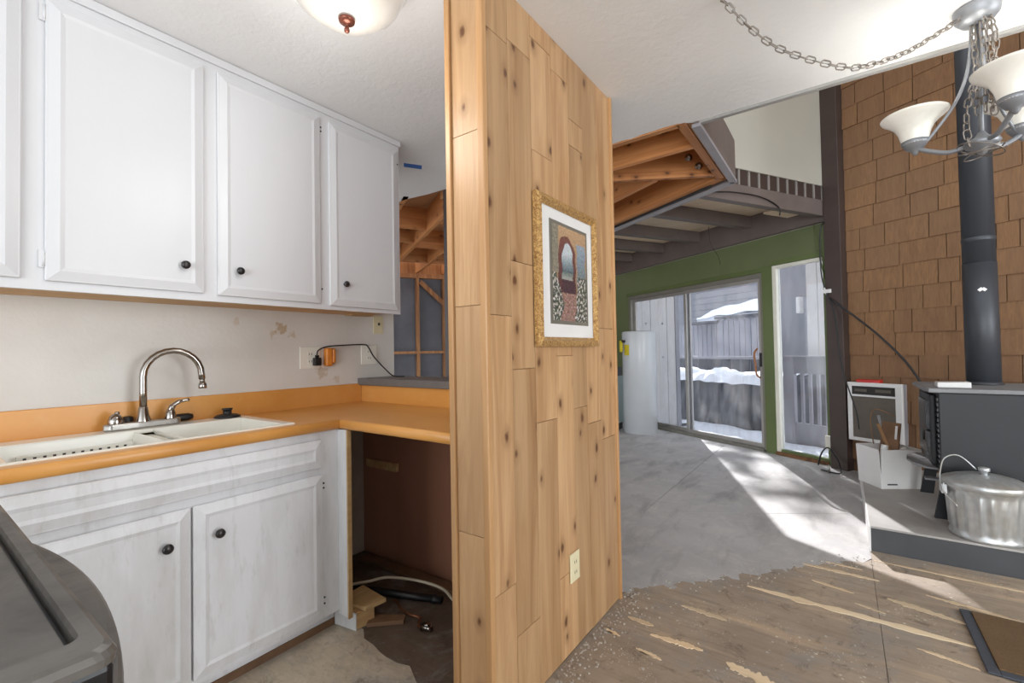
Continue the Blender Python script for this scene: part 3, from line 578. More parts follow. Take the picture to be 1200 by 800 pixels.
# loose toe-kick pieces
tk = thing('toe_board', 'broken white-faced toe board lying at the end of the base cabinet', 'board', (-1.80, 1.25, 0))
MB().prism([(-1.862, 1.195), (-1.74, 1.215), (-1.725, 1.30), (-1.86, 1.30)], .001, .075).build('board', 'scrap', tk, .003)
MB().prism([(-1.862, 1.190), (-1.735, 1.210), (-1.736, 1.214), (-1.862, 1.196)], .001, .074).build('painted_face', 'worn_white', tk)
pl = MB().prism([(-1.88, 1.20), (-1.715, 1.245), (-1.70, 1.345), (-1.89, 1.36)], .076, .094).build('scrap_plank', 'scrap', None, .003); tag(pl, 'flat piece of raw plywood resting on the toe board', 'plank')
pl = MB().prism([(-1.72, 1.25), (-1.60, 1.36), (-1.63, 1.395), (-1.76, 1.31)], .0, .02).build('scrap_plank', 'wood_dark', None, .003); tag(pl, 'small grimy wood offcut on the floor under the counter', 'plank')
pl = MB().bar((-2.30, 1.66, .012), (-1.55, 1.69, .012), .07, .022).build('floor_cleat', 'wood_dark', None, .003); tag(pl, 'long dirty wood cleat on the floor against brown panel', 'cleat')

# countertop (L shaped, hole for the sink)
ct = thing('countertop', 'orange laminate L-shaped countertop with matching backsplash', 'countertop', (-2.0, .8, .876))
ZT = .914
tp = MB()
SX0, SX1, SY0, SY1 = -2.345, -1.86, .15, 1.012
tp.box(-2.385, SX0, -.9, 1.72, .876, ZT).box(SX0, -1.80, -.9, SY0, .876, ZT).box(SX1, -1.80, SY0, SY1, .876, ZT).box(SX0, -1.80, SY1, 1.19, .876, ZT).box(SX0, -1.052, 1.19, 1.72, .876, ZT)
tp.build('top', 'orange', ct)
prof = [(0, .876), (.012, .876), (.020, .880), (.024, .890), (.024, .903), (.021, .911), (.014, ZT + .002), (.004, ZT + .002), (0, ZT)]
def nose(path_fn):
    mb = MB(); n = len(prof)
    a = [path_fn(h, z, 0) for h, z in prof]; b = [path_fn(h, z, 1) for h, z in prof]
    mb.add(a + b, [(i, i + 1, n + i + 1, n + i) for i in range(n - 1)] + [tuple(range(n)), tuple(range(2 * n - 1, n - 1, -1))], True); return mb
nose(lambda h, z, e: (-1.80 + h, (-.9 if e == 0 else 1.19 - h), z)).build('front_edge', 'orange', ct)
nose(lambda h, z, e: ((-1.052 if e == 0 else -1.80 + h), 1.19 - h, z)).build('front_edge', 'orange', ct)
MB().box(-2.399, -2.385, -.9, 1.72, .876, 1.022).build('backsplash', 'orange', ct, .003)
MB().box(-2.385, -1.052, 1.718, 1.734, .876, 1.010).build('backsplash', 'orange', ct, .003)
# sink
sk = thing('kitchen_sink', 'white enamel double bowl sink set in the orange counter', 'sink', (-2.1, .58, .73))
zr = ZT + .006
rim = MB()
bowls = ((.205, .575), (.635, .965)); BX0, BX1 = -2.235, -1.872
rim.box(SX0, BX0, SY0, SY1, ZT - .01, zr).box(BX1, SX1 + .004, SY0, SY1, ZT - .01, zr).box(BX0, BX1, SY0, bowls[0][0], ZT - .01, zr).box(BX0, BX1, bowls[1][1], SY1, ZT - .01, zr)
rim.box(BX0, BX1, bowls[0][1], bowls[1][0], ZT - .035, zr - .022)
rim.build('rim', 'porcelain', sk, .004)
for y0, y1 in bowls:
    zb, i = .745, .03
    o = MB().add([(BX0, y0, ZT), (BX1, y0, ZT), (BX1, y1, ZT), (BX0, y1, ZT), (BX0 + i, y0 + i, zb), (BX1 - i, y0 + i, zb), (BX1 - i, y1 - i, zb), (BX0 + i, y1 - i, zb)],
             [(0, 1, 5, 4), (1, 2, 6, 5), (2, 3, 7, 6), (3, 0, 4, 7), (4, 5, 6, 7)]).build('bowl', 'porcelain', sk)
    MB().lathe([(.0, zb + .004), (.03, zb + .005), (.042, zb + .003), (.044, zb + .001)], ((BX0 + BX1) / 2, (y0 + y1) / 2, 0), 'z', 20, False).build('drain', 'chrome', o)
rack = thing('dish_rack', 'low white slotted rack standing in the left bowl of the sink', 'rack', (-2.15, .39, .745))
MB().box(-2.185, -2.173, .255, .555, .748, .888).box(-2.185, -1.95, .255, .262, .748, .80).box(-2.185, -1.95, .548, .555, .748, .80).build('panel', 'porcelain', rack, .003)
for k in range(12):
    MB().box(-2.1735, -2.172, .27 + k * .0235, .278 + k * .0235, .866, .880).build('slot', 'slot', rack)
# faucet
fa = thing('faucet', 'chrome gooseneck kitchen faucet with one lever on a long base plate', 'faucet', (-2.305, .625, zr))
FX = -2.305
bp = [(FX - .026, .51), (FX + .004, .495), (FX + .026, .515), (FX + .030, .60), (FX + .026, .735), (FX + .004, .752), (FX - .026, .74)]
MB().prism(bp, zr, zr + .026).build('base_plate', 'brushed', fa, .006)
MB().lathe([(.027, 0), (.027, .008), (.020, .03), (.0155, .062), (.0125, .068)], (FX, .622, zr + .018), 'z', 22).build('spout_collar', 'chrome', fa)
pth = [(FX, .622, zr + .07)]
for k in range(0, 13):
    a = math.pi * (1 - k / 12 * 1.0); pth.append((FX + .018 * (1 + math.cos(a)), .622 + .098 * (1 + math.cos(a)), 1.125 + .105 * math.sin(a)))
pth.append((FX + .036, .820, 1.105))
pth = [Vector(p) for p in pth]; pth.insert(1, Vector((FX, .622, 1.06)))
MB().tube(pth, .0130, 14).build('spout', 'chrome', fa)
MB().lathe([(.010, 0), (.010, .014), (.006, .016)], (FX + .036, .821, 1.090), 'z', 14).lathe([(.015, 0), (.0165, .004), (.015, .02), (.010, .028)], (FX + .036, .822, 1.064), 'z', 16).build('aerator', 'chrome', fa)
MB().lathe([(.024, 0), (.024, .006), (.025, .02), (.020, .036), (.010, .046), (.002, .048)], (FX, .535, zr + .018), 'z', 20).lathe([(.008, 0), (.008, .01)], (FX, .54, zr + .062), 'z', 10).build('valve_cap', 'chrome', fa)
hl = MB().lathe([(.021, 0), (.021, .006), (.018, .03), (.012, .046), (.004, .05)], (FX, .715, zr + .018), 'z', 20)
hl.tube(smoothpath([(FX, .712, zr + .05), (FX + .004, .722, zr + .075), (FX + .006, .745, zr + .092), (FX + .008, .782, zr + .098)]), [.012] * 7 + [.009] * 6 + [.007] * 5 + [.004], 10)
hl.build('lever', 'chrome', fa)
sp = thing('spray_wand', 'black sink spray wand lying behind the faucet base', 'sprayer', (-2.355, .6, zr))
MB().tube([(-2.358, .60, zr + .012), (-2.360, .66, zr + .014), (-2.361, .74, zr + .016)], .006, 8).build('hose', 'black', sp)
MB().tube([(-2.361, .735, zr + .016), (-2.361, .76, zr + .017), (-2.361, .80, zr + .017), (-2.361, .815, zr + .016)], [.011, .016, .016, .011], 12).build('spray_head', 'black', sp)
MB().lathe([(.018, 0), (.022, .02), (.020, .045), (.012, .05)], (-2.360, .585, zr - .005), 'z', 14).build('holder', 'black', sp)
st = MB().lathe([(.052, 0), (.054, .006), (.040, .014), (.018, .017), (.018, .034), (.022, .036), (.022, .042), (.004, .043)], (-2.305, .935, zr), 'z', 24).build('sink_stopper', 'black'); tag(st, 'black rubber sink stopper on the back rim of the sink', 'stopper')

# wall plates
def plate(name, label, cat, y, z, mat, kind, h=.115, w_=.072):
    o = thing(name, label, cat, (-2.4, y, z))
    MB().box(-2.3995, -2.394, y - w_ / 2, y + w_ / 2, z - h / 2, z + h / 2).build('cover_plate', mat, o, .002)
    if kind == 'outlet':
        for dz in (-.02, .02):
            r_ = MB().box(-2.394, -2.3925, y - .017, y + .017, z + dz - .014, z + dz + .014).build('receptacle', mat, o, .002)
            for dy in (-.007, .007): MB().box(-2.3925, -2.392, y + dy - .0015, y + dy + .0015, z + dz - .006, z + dz + .006).build('slot', 'slot', r_)
    else:
        MB().box(-2.394, -2.384, y - .004, y + .004, z - .004, z + .012).build('toggle', 'slot', o)
    return o
plate('wall_outlet', 'double white wall outlet with black plug beside orange block', 'outlet', 1.395, 1.185, 'plate', 'outlet', .12, .118)
plate('wall_outlet', 'white wall outlet between orange block and dark ledge', 'outlet', 1.785, 1.195, 'plate', 'outlet', .12, .115)
plate('light_switch', 'almond light switch plate just below the wall cabinet end', 'switch', 1.858, 1.385, 'almond', 'switch', .115, .075)
ob = MB().box(-2.399, -2.362, 1.475, 1.515, 1.135, 1.24).prism([(-2.399, 1.515), (-2.362, 1.515), (-2.362, 1.535), (-2.399, 1.545)], 1.15, 1.235).build('orange_block', 'orange_pad', None, .01, 3)
tag(ob, 'small rounded orange block stuck on the white wall beside the plug', 'block')
cd = thing('power_cord', 'black cord plugged into the outlet and draped onto the dark ledge', 'cord', (-2.39, 1.43, 1.17))
MB().box(-2.392, -2.362, 1.405, 1.445, 1.14, 1.185).box(-2.386, -2.368, 1.415, 1.435, 1.185, 1.20).build('plug', 'black', cd, .005)
MB().tube(smoothpath([(-2.376, 1.424, 1.195), (-2.372, 1.43, 1.225), (-2.355, 1.47, 1.245), (-2.352, 1.55, 1.252), (-2.37, 1.72, 1.258), (-2.372, 1.76, 1.245), (-2.365, 1.80, 1.18), (-2.33, 1.86, 1.10), (-2.28, 1.88, 1.06), (-2.20, 1.90, 1.0575)], 8), .0042, 8).build('cable', 'black', cd)
# blue tape on the ceiling
tpo = MB().prism([(-2.277, 1.983), (-2.215, 2.083), (-2.262, 2.125), (-2.322, 2.022)], CEIL - .0015, CEIL).build('tape_strip', 'tape'); tag(tpo, 'short strip of blue tape stuck on the ceiling', 'tape')
# pipes and cables on the recess floor
o = MB().tube(smoothpath([(-1.98, 1.36, .07), (-1.926, 1.417, .075), (-1.878, 1.499, .075), (-1.733, 1.566, .07), (-1.60, 1.60, .055), (-1.45, 1.55, .05), (-1.2, 1.5, .06)]), .007, 8).build('cable', 'cable'); tag(o, 'tan electrical cable looping across the floor under the counter', 'cable')
bh = thing('drain_hose', 'black drain hose lying on the floor under the counter', 'hose', (-1.73, 1.5, 0))
MB().tube([(-2.05, 1.40, .02), (-1.896, 1.448, .022), (-1.60, 1.556, .024)], .018, 12).build('hose', 'black', bh)
MB().tube([(-1.615, 1.55, .024), (-1.60, 1.556, .024), (-1.596, 1.557, .024), (-1.57, 1.567, .024)], [.022, .022, .017, .017], 12).build('coupling', 'black', bh)
cp = thing('water_line', 'thin copper water line ending in a small chrome valve on floor', 'pipe', (-1.6, 1.43, 0))
MB().tube(smoothpath([(-1.78, 1.455, .012), (-1.74, 1.445, .012), (-1.70, 1.425, .012), (-1.62, 1.41, .016), (-1.563, 1.42, .014), (-1.53, 1.38, .012), (-1.495, 1.372, .016)]), .006, 8).build('copper_tube', 'copper', cp)
MB().tube([(-1.50, 1.372, .018), (-1.455, 1.388, .018)], [.014, .014], 8).lathe([(.016, 0), (.016, .008), (.006, .010)], (-1.475, 1.38, .03), 'z', 8).build('valve', 'chrome', cp)

# picture
pic = thing('framed_picture', 'gilt-framed garden arch print with white mat on cedar divider', 'picture', (-.896, 1.62, 1.50))
PX = -.8955; y0, y1, z0, z1 = 1.378, 1.872, 1.217, 1.785
def rail(a, b, c, d):
    # outer edge a-b, inner edge c-d  (y,z)
    prof_ = [(0, .002), (0, .020), (.25, .026), (.55, .030), (.80, .018), (1, .012)]
    A = [(PX + h, a[0] + (c[0] - a[0]) * t, a[1] + (c[1] - a[1]) * t) for t, h in prof_]; B = [(PX + h, b[0] + (d[0] - b[0]) * t, b[1] + (d[1] - b[1]) * t) for t, h in prof_]
    n = len(prof_); MB().add(A + B, [(i, i + 1, n + i + 1, n + i) for i in range(n - 1)]).build('frame_rail', 'gilt', pic)
fwid = .036
O_ = [(y0, z0), (y1, z0), (y1, z1), (y0, z1)]; I_ = [(y0 + fwid, z0 + fwid), (y1 - fwid, z0 + fwid), (y1 - fwid, z1 - fwid), (y0 + fwid, z1 - fwid)]
for k in range(4): rail(O_[k], O_[(k + 1) % 4], I_[k], I_[(k + 1) % 4])
MB().box(PX, PX + .010, y0 + .03, y1 - .03, z0 + .03, z1 - .03).build('mat', 'card', pic)
py0, py1, pz0, pz1 = 1.492, 1.775, 1.318, 1.692
MB().box(PX + .008, PX + .0125, py0 - .014, py1 + .014, pz0 - .014, pz1 + .014).build('inner_fillet', 'bronze_alu', pic)
def paint(u, v, rr):
    def ell(cx, cy, rx_, ry_): return ((u - cx) / rx_) ** 2 + ((v - cy) / ry_) ** 2
    j = lambda q_: rr.uniform(-q_, q_)
    wob = .012 * math.sin(31 * v) + .012 * math.sin(23 * u + 2)
    uu = u + wob; mx = lambda a_, b_, t_: [p_ + (q_ - p_) * max(0, min(1, t_)) for p_, q_ in zip(a_, b_)]
    c = mx([150, 122, 100], [198, 158, 116], v * 1.4 - .4)                      # plaster wall
    if v < .32: c = mx([136, 100, 92], [178, 138, 122], .5 + .5 * noise.noise(Vector((u * 30, v * 50, 1)))); c = [x_ + j(22) + 40 * noise.noise(Vector((u * 18, v * 60, 3))) for x_ in c]
    arch = abs(uu - .40) < .25 and v > .30 and (v < .66 or ((uu - .40) / .25) ** 2 + ((v - .66) / .25) ** 2 < 1)
    inn = abs(uu - .43) < .155 and v > .42 and (v < .66 or ((uu - .43) / .155) ** 2 + ((v - .66) / .18) ** 2 < 1)
    if arch: c = mx([92, 58, 62], [128, 78, 70], (v - .3) * 2); c = [x_ + j(12) for x_ in c]
    if inn: c = mx([86, 104, 112], [196, 206, 212], (v - .52) * 5) if v > .52 else mx([188, 186, 176], [110, 122, 116], (v - .42) * 10); c = [x_ + j(16) for x_ in c]
    if arch and v < .44 and abs(uu - .45) < .17: c = [82 + j(14), 58 + j(12), 66 + j(12)]
    if abs(uu - .83) < .13 and .36 < v < .86: c = mx([104, 118, 120], [150, 168, 186], (v - .36) * 2); c = [x_ + j(22) for x_ in c]
    fl = noise.noise(Vector((u * 26, v * 34, 0))) * 1.3 + .6 * noise.noise(Vector((u * 60, v * 70, 5)))
    if (uu > .66 + .25 * (v - .2) and v < .50) or (uu < .20 + .1 * math.sin(9 * v) and v < .50): c = mx([74, 80, 72], [112, 116, 96], fl + .5) if fl < .22 else [206, 200, 192]; c = [x_ + j(14) for x_ in c]
    if uu < .16 and v > .50: c = mx([122, 118, 104], [164, 152, 128], .5 + .5 * fl)
    m_ = sum(c) / 3; return lin([max(10, min(245, (m_ + (x_ - m_) * .85) * .92 + 26 * noise.noise(Vector((u * 40, v * 52, 9))))) for x_ in c])
nx, nz = 84, 112
me = bpy.data.meshes.new('print')
vv = [(PX + .014, py0 + (py1 - py0) * i / nx, pz0 + (pz1 - pz0) * k / nz) for k in range(nz + 1) for i in range(nx + 1)]
ff = [(k * (nx + 1) + i, k * (nx + 1) + i + 1, (k + 1) * (nx + 1) + i + 1, (k + 1) * (nx + 1) + i) for k in range(nz) for i in range(nx)]
pinv = WM[pic.name].inverted(); me.from_pydata([tuple(pinv @ Vector(p)) for p in vv], [], ff)
ca = me.color_attributes.new('Col', 'FLOAT_COLOR', 'POINT'); rr = random.Random(5)
for k in range(nz + 1):
    for i in range(nx + 1): ca.data[k * (nx + 1) + i].color = (*paint(i / nx, k / nz, rr), 1)
me.materials.append(MAT['print']); po = bpy.data.objects.new('print', me); C.objects.link(po); po.parent = pic; po['label'] = 'print of a garden path leading to an arched doorway'
# outlet on the divider
ol = thing('wall_outlet', 'almond outlet low on the cedar plank divider', 'outlet', (-.896, 1.639, .331))
MB().box(-.8955, -.889, 1.602, 1.677, .275, .388).build('cover_plate', 'almond', ol, .002)
for dz in (-.02, .02):
    r_ = MB().box(-.889, -.8875, 1.622, 1.656, .331 + dz - .014, .331 + dz + .014).build('receptacle', 'almond', ol, .002)
    for dy in (-.007, .007): MB().box(-.8875, -.887, 1.639 + dy - .0015, 1.639 + dy + .0015, .331 + dz - .006, .331 + dz + .006).build('slot', 'slot', r_)

# flush dome ceiling light
cl = thing('ceiling_light', 'scalloped alabaster dome ceiling light with bronze finial', 'ceiling light', (-1.245, .858, CEIL))
LX, LY = -1.245, .858
def dome():
    mb = MB(); pf = [(.001, 2.268), (.06, 2.272), (.105, 2.288), (.14, 2.315), (.160, 2.345), (.172, 2.375), (.185, 2.395), (.188, 2.405)]; sg = 64; vs_, fs = [], []
    for i, (r, z) in enumerate(pf):
        for k in range(sg):
            th = 2 * math.pi * k / sg; q = r * (1 + .055 * abs(math.cos(2.5 * th)) * min(1, r / .1)); vs_.append((LX + q * math.cos(th), LY + q * math.sin(th), z))
    for i in range(len(pf) - 1):
        for k in range(sg): fs.append((i * sg + k, i * sg + (k + 1) % sg, (i + 1) * sg + (k + 1) % sg, (i + 1) * sg + k))
    fs.append(tuple(range(sg))); fs.append(tuple((len(pf) - 1) * sg + k for k in range(sg))); mb.add(vs_, fs, True); return mb
dome().build('glass_dome', 'dome', cl)
MB().lathe([(.10, 2.405), (.12, 2.415), (.12, CEIL - .001)], (LX, LY, 0)).build('ceiling_pan', 'bronze', cl)
MB().lathe([(.004, 2.222), (.008, 2.226), (.0085, 2.234), (.005, 2.240), (.005, 2.246), (.016, 2.250), (.024, 2.256), (.026, 2.264), (.018, 2.270)], (LX, LY, 0), 'z', 20).build('finial', 'bronze', cl)
pd = bpy.data.lights.new('dome_bulb', 'POINT'); pd.energy = 5.5; pd.color = (1, .98, .95); pd.shadow_soft_size = .12
plo = bpy.data.objects.new('dome_bulb', pd); C.objects.link(plo); plo.location = (LX, LY, 2.02)

# kitchen range
rg = thing('kitchen_range', 'dusty dark kitchen range with bowed front beside the sink cabinet', 'stove', (-.945, -.18, 0))
RX0, RX1, RY0, RY1 = -1.325, -.565, -.50, .135
MB().box(RX0 + .004, RX1 - .004, RY0, RY1 - .003, .06, .914).build('body', 'stove_black', rg, .006)
def rrect(x0, x1, y0, y1, rd, n=5):
    out = []
    for cx, cy, a0_ in ((x1 - rd, y1 - rd, 0), (x0 + rd, y1 - rd, 90), (x0 + rd, y0 + rd, 180), (x1 - rd, y0 + rd, 270)):
        for i in range(n + 1): t_ = rad(a0_ + 90 * i / n); out.append((cx + rd * math.cos(t_), cy + rd * math.sin(t_)))
    return out
loops = []
for (ins, z_) in ((.0, .914), (-.001, .922), (.002, .928), (.007, .931)): loops.append([(x_, y_, z_) for x_, y_ in rrect(RX0 + ins, RX1 - ins, RY0 + ins, RY1 - ins, .018)])
for (ins, z_) in ((0, .931), (.002, .925), (.003, .914)): loops.append([(x_, y_, z_) for x_, y_ in rrect(RX0 + .040 + ins, RX1 - .040 - ins, RY0 + .05 + ins, RY1 - .020 - ins, .012)])
nl = len(loops[0]); tpm = MB(); tpm.add([p for lp in loops for p in lp], [(i * nl + k, i * nl + (k + 1) % nl, (i + 1) * nl + (k + 1) % nl, (i + 1) * nl + k) for i in range(len(loops) - 1) for k in range(nl)])
tpm.build('top_rim', 'stovetop', rg)
MB().box(RX0 + .049, RX1 - .049, RY0 + .056, RY1 - .029, .906, .922).build('cooktop', 'stovetop', rg)
for cx, cy in ((-1.12, .0), (-.78, .0)):
    MB().torus((cx, cy - .1, .9215), .085, .0012, 32, 4).build('burner_ring', 'trim_grey', rg)
bow = [(RX0 + (RX1 - RX0) * k / 20, RY1 - .012 + .052 * (1 - ((k - 10) / 10) ** 2) + .014) for k in range(21)]
MB().prism([(RX1, RY1 - .03)] + bow[::-1] + [(RX0, RY1 - .03)], .20, .872).build('oven_door', 'stovetop', rg, .01, 3)
MB().box(RX0 + .01, RX1 - .01, RY1 - .035, RY1 + .004, .02, .19).build('drawer', 'stove_black', rg, .006)
for k in range(4): MB().lathe([(.012, .0), (.014, .06)], (RX0 + .05 if k < 2 else RX1 - .05, RY0 + .05 if k % 2 else RY1 - .06, 0), 'z', 10).build('foot', 'black', rg)
MB().box(RX0, RX1, RY0 - .0, RY0 + .05, .93, 1.10).build('backguard', 'stove_black', rg, .01)

# ================================================================== LIVING SIDE
# chandelier
CHX, CHY, HZ = .44, 2.36, 1.935
ch = thing('chandelier', 'pewter chandelier with frosted bell shades and a swag chain', 'chandelier', (CHX, CHY, CEIL))
MB().lathe([(.012, 2.375), (.045, 2.385), (.062, 2.405), (.066, 2.43), (.066, CEIL - .001)], (CHX, CHY, 0)).build('canopy', 'pewter', ch)
MB().tube([(CHX, CHY, HZ - .02), (CHX, CHY, 2.38)], .008, 10).build('stem', 'pewter', ch)
MB().lathe([(.004, HZ - .045), (.012, HZ - .038), (.020, HZ - .025), (.045, HZ - .012), (.052, HZ), (.046, HZ + .010), (.020, HZ + .022), (.010, HZ + .04)], (CHX, CHY, 0)).build('hub', 'pewter', ch)
AR = .185
for ang in (45, 165, 285):
    a = rad(ang); dx, dy = math.cos(a), math.sin(a); P = lambda r, z: (CHX + dx * r, CHY + dy * r, z)
    arm = MB().tube(smoothpath([P(.04, HZ), P(.09, HZ - .004), P(.14, HZ + .018), P(AR - .01, HZ + .040)]), .0085, 10).build('arm', 'pewter', ch)
    MB().tube(smoothpath([P(AR - .02, HZ + .045), P(.13, HZ + .085), P(.07, HZ + .17), P(.035, HZ + .26), P(.02, HZ + .36), P(.016, 2.385)]), .0055, 8).build('upper_rod', 'pewter', arm)
    cup = MB().lathe([(.004, HZ + .018), (.010, HZ + .026), (.014, HZ + .036), (.026, HZ + .042), (.040, HZ + .062), (.044, HZ + .074)], P(AR, 0)).build('socket_cup', 'pewter', arm)
    sz = HZ + .062
    MB().lathe([(.040, sz), (.044, sz + .02), (.050, sz + .045), (.062, sz + .072), (.085, sz + .095), (.102, sz + .108), (.106, sz + .116), (.103, sz + .118), (.098, sz + .110), (.080, sz + .098), (.058, sz + .075), (.045, sz + .045), (.036, sz + .004)], P(AR, 0), 'z', 36, False).build('glass_shade', 'shade', arm)
for ang in (45, 165, 285):
    a = rad(ang); ld_ = bpy.data.lights.new('chandelier_bulb', 'POINT'); ld_.energy = 1.5; ld_.color = (1, .99, .97); ld_.shadow_soft_size = .03
    lo_ = bpy.data.objects.new('chandelier_bulb', ld_); C.objects.link(lo_); lo_.location = (CHX + AR * math.cos(a), CHY + AR * math.sin(a), HZ + .155)
# chain links: swag to a ceiling hook, and a bundle wound about the stem
def link_mesh():
    def mk(b):
        pts = []
        for k in range(16):
            t = 2 * math.pi * k / 16; pts.append(((.0085 if math.cos(t) > 0 else -.0085) + .0095 * math.cos(t), .0095 * math.sin(t), 0))
        pts.append(pts[0]); b.tube(pts, .0024, 6, False)
    return unit_piece('chain_link', 'chain', 'link', mk)
LM = link_mesh()
def chain(path, par, step=.0285):
    P = [Vector(p) for p in path]; L = [0]
    for a, b in zip(P, P[1:]): L.append(L[-1] + (b - a).length)
    n = int(L[-1] / step)
    for k in range(n):
        t = (k + .5) / n * L[-1]; i = max(j for j in range(len(L) - 1) if L[j] <= t); f_ = (t - L[i]) / (L[i + 1] - L[i]); p = P[i].lerp(P[i + 1], f_); d = (P[i + 1] - P[i]).normalized()
        y = Vector((0, 0, 1)).cross(d)
        y = y.normalized() if y.length > .05 else Vector((1, 0, 0)); z = d.cross(y)
        M = Matrix((d, y, z)).transposed().to_4x4(); M = Matrix.Translation(p) @ M @ Matrix.Rotation(rad(45 + 90 * (k % 2) + random.uniform(-12, 12)), 4, 'X'); piece('chain_link', LM, par, M)
sw = MB().tube(smoothpath([(-.31, 1.737, 2.438), (-.29, 1.752, 2.42), (-.229, 1.805, 2.335), (-.133, 1.886, 2.257), (.026, 2.02, 2.207), (.114, 2.094, 2.217), (.217, 2.181, 2.265), (.296, 2.247, 2.322), (.385, 2.322, 2.40)], 5), .0012, 5).build('swag_chain', 'chain', ch)
chain(smoothpath([(-.31, 1.737, 2.438), (-.229, 1.805, 2.335), (-.133, 1.886, 2.257), (.026, 2.02, 2.207), (.114, 2.094, 2.217), (.217, 2.181, 2.265), (.296, 2.247, 2.322), (.385, 2.322, 2.395), (.42, 2.35, 2.43)], 8), sw)
MB().tube([(-.312, 1.735, CEIL), (-.312, 1.735, 2.43), (-.30, 1.745, 2.425)], .003, 6).build('ceiling_hook', 'chain', ch)
bun = MB().torus((CHX, CHY, HZ - .03), .062, .0022, 28, 6, Matrix.Rotation(.25, 4, 'X')).torus((CHX + .004, CHY, HZ - .035), .055, .0022, 28, 6, Matrix.Rotation(-.3, 4, 'Y')).torus((CHX - .006, CHY - .01, HZ - .025), .066, .0022, 28, 6, Matrix.Rotation(.4, 4, 'Y')).build('wound_chain', 'chain', ch)
for px_, py_ in ((.445, 2.335), (.425, 2.35), (.465, 2.34)):
    chain([(px_, py_, 2.40), (px_ + .006, py_ - .004, 2.2), (px_ + .004, py_ + .004, 2.04)], bun)
chain(smoothpath([(.43, 2.335, 2.17), (.40, 2.31, 2.08), (.392, 2.305, 1.98), (.40, 2.31, 1.915)], 5), bun)
chain(smoothpath([(.455, 2.33, 2.40), (.48, 2.33, 2.30), (.468, 2.335, 2.15), (.47, 2.33, 2.02)], 5), bun)

# hearth
hz = .147
he = thing('hearth_platform', 'low grey hearth platform below the shingled wall', 'hearth', (1.2, 4.1, 0))
hp = [(.115, 3.385), (3.2, 3.385), (3.2, wall_y(3.2, DW - .02)), (.115, wall_y(.115, DW - .11))]
MB().prism(hp, .001, hz - .012).build('core', 'slate', he)
MB().prism([(.108, 3.378), (3.2, 3.378), (3.2, wall_y(3.2, DW - .018)), (.108, wall_y(.108, DW - .105))], hz - .012, hz).build('top_board', 'hearth_top', he, .002)
MB().box(.104, .113, 3.372, 5.2, .001, hz - .001).build('sunlit_edge_board', 'card', he)  # white colour stands in for sunlight on the hearth's left face
# wood stove
sv_ = thing('wood_stove', 'grey steel wood stove with glass door on the hearth', 'stove', (.80, 4.05, hz))
X0, X1, Y0, Y1 = .468, 1.10, 3.735, 4.36
MB().box(X0, X1, Y0, Y1, .42, .905).build('body', 'iron', sv_, .006)
MB().box(X0 - .045, X1 + .02, Y0 - .012, Y1 + .012, .905, .93).build('top_plate', 'iron_dusty', sv_, .005)
MB().prism([(X0 - .06, Y0 + .05), (X0 - .04, Y0 - .01), (X0 - .04, Y1 + .01), (X0 - .06, Y1 - .05)], .908, .927).build('front_lip', 'iron_dusty', sv_, .004)
dr = MB().box(X0 - .030, X0, Y0 + .08, Y1 - .08, .45, .885).build('fire_door', 'iron', sv_, .01, 3)
MB().prism([(X0 - .042, Y0 + .16), (X0 - .030, Y0 + .12), (X0 - .030, Y1 - .12), (X0 - .042, Y1 - .16)], .50, .84).build('door_glass', 'stove_glass', dr)
MB().tube([(X0 - .03, Y0 + .11, .66), (X0 - .06, Y0 + .11, .66), (X0 - .06, Y0 + .11, .60)], .008, 8).build('door_handle', 'knob', dr)
for k in range(14): MB().box(X0 - .006, X0 + .004, Y0 + .006, Y0 + .07, .45 + k * .031, .468 + k * .031).build('vent_rib', 'black', sv_)
for yy in (Y0, Y1 - .02):
    MB().add([(X0 - .035, yy, hz), (X0 + .035, yy, hz), (X0 + .055, yy, .30), (X0 + .15, yy, .42), (X0 - .002, yy, .42), (X0 - .010, yy, .30),
              (X0 - .035, yy + .02, hz), (X0 + .035, yy + .02, hz), (X0 + .055, yy + .02, .30), (X0 + .15, yy + .02, .42), (X0 - .002, yy + .02, .42), (X0 - .010, yy + .02, .30)],
             [tuple(range(5, -1, -1)), tuple(range(6, 12))] + [(i, (i + 1) % 6, 6 + (i + 1) % 6, 6 + i) for i in range(6)]).build('leg', 'iron', sv_)
    MB().add([(X1 + .03, yy, hz), (X1 - .04, yy, hz), (X1 - .06, yy, .30), (X1 - .10, yy, .42), (X1, yy, .42), (X1 + .03, yy + .02, hz), (X1 - .04, yy + .02, hz), (X1 - .06, yy + .02, .30), (X1 - .10, yy + .02, .42), (X1, yy + .02, .42)],
             [tuple(range(5)), tuple(range(9, 4, -1))] + [(i, (i + 1) % 5, 5 + (i + 1) % 5, 5 + i) for i in range(5)]).build('leg', 'iron', sv_)
ash = [(X0, Y0 + .06), (X0 - .06, Y0 + .08), (X0 - .115, Y0 + .18), (X0 - .13, Y0 + .31), (X0 - .115, Y0 + .44), (X0 - .06, Y0 + .54), (X0, Y0 + .56)]
MB().prism(ash, .425, .437).build('ash_shelf', 'iron_dusty', sv_, .003)
MB().box(X0 - .06, X0 + .02, Y0 + .10, Y0 + .16, .35, .362).build('latch_bar', 'iron_dusty', sv_)
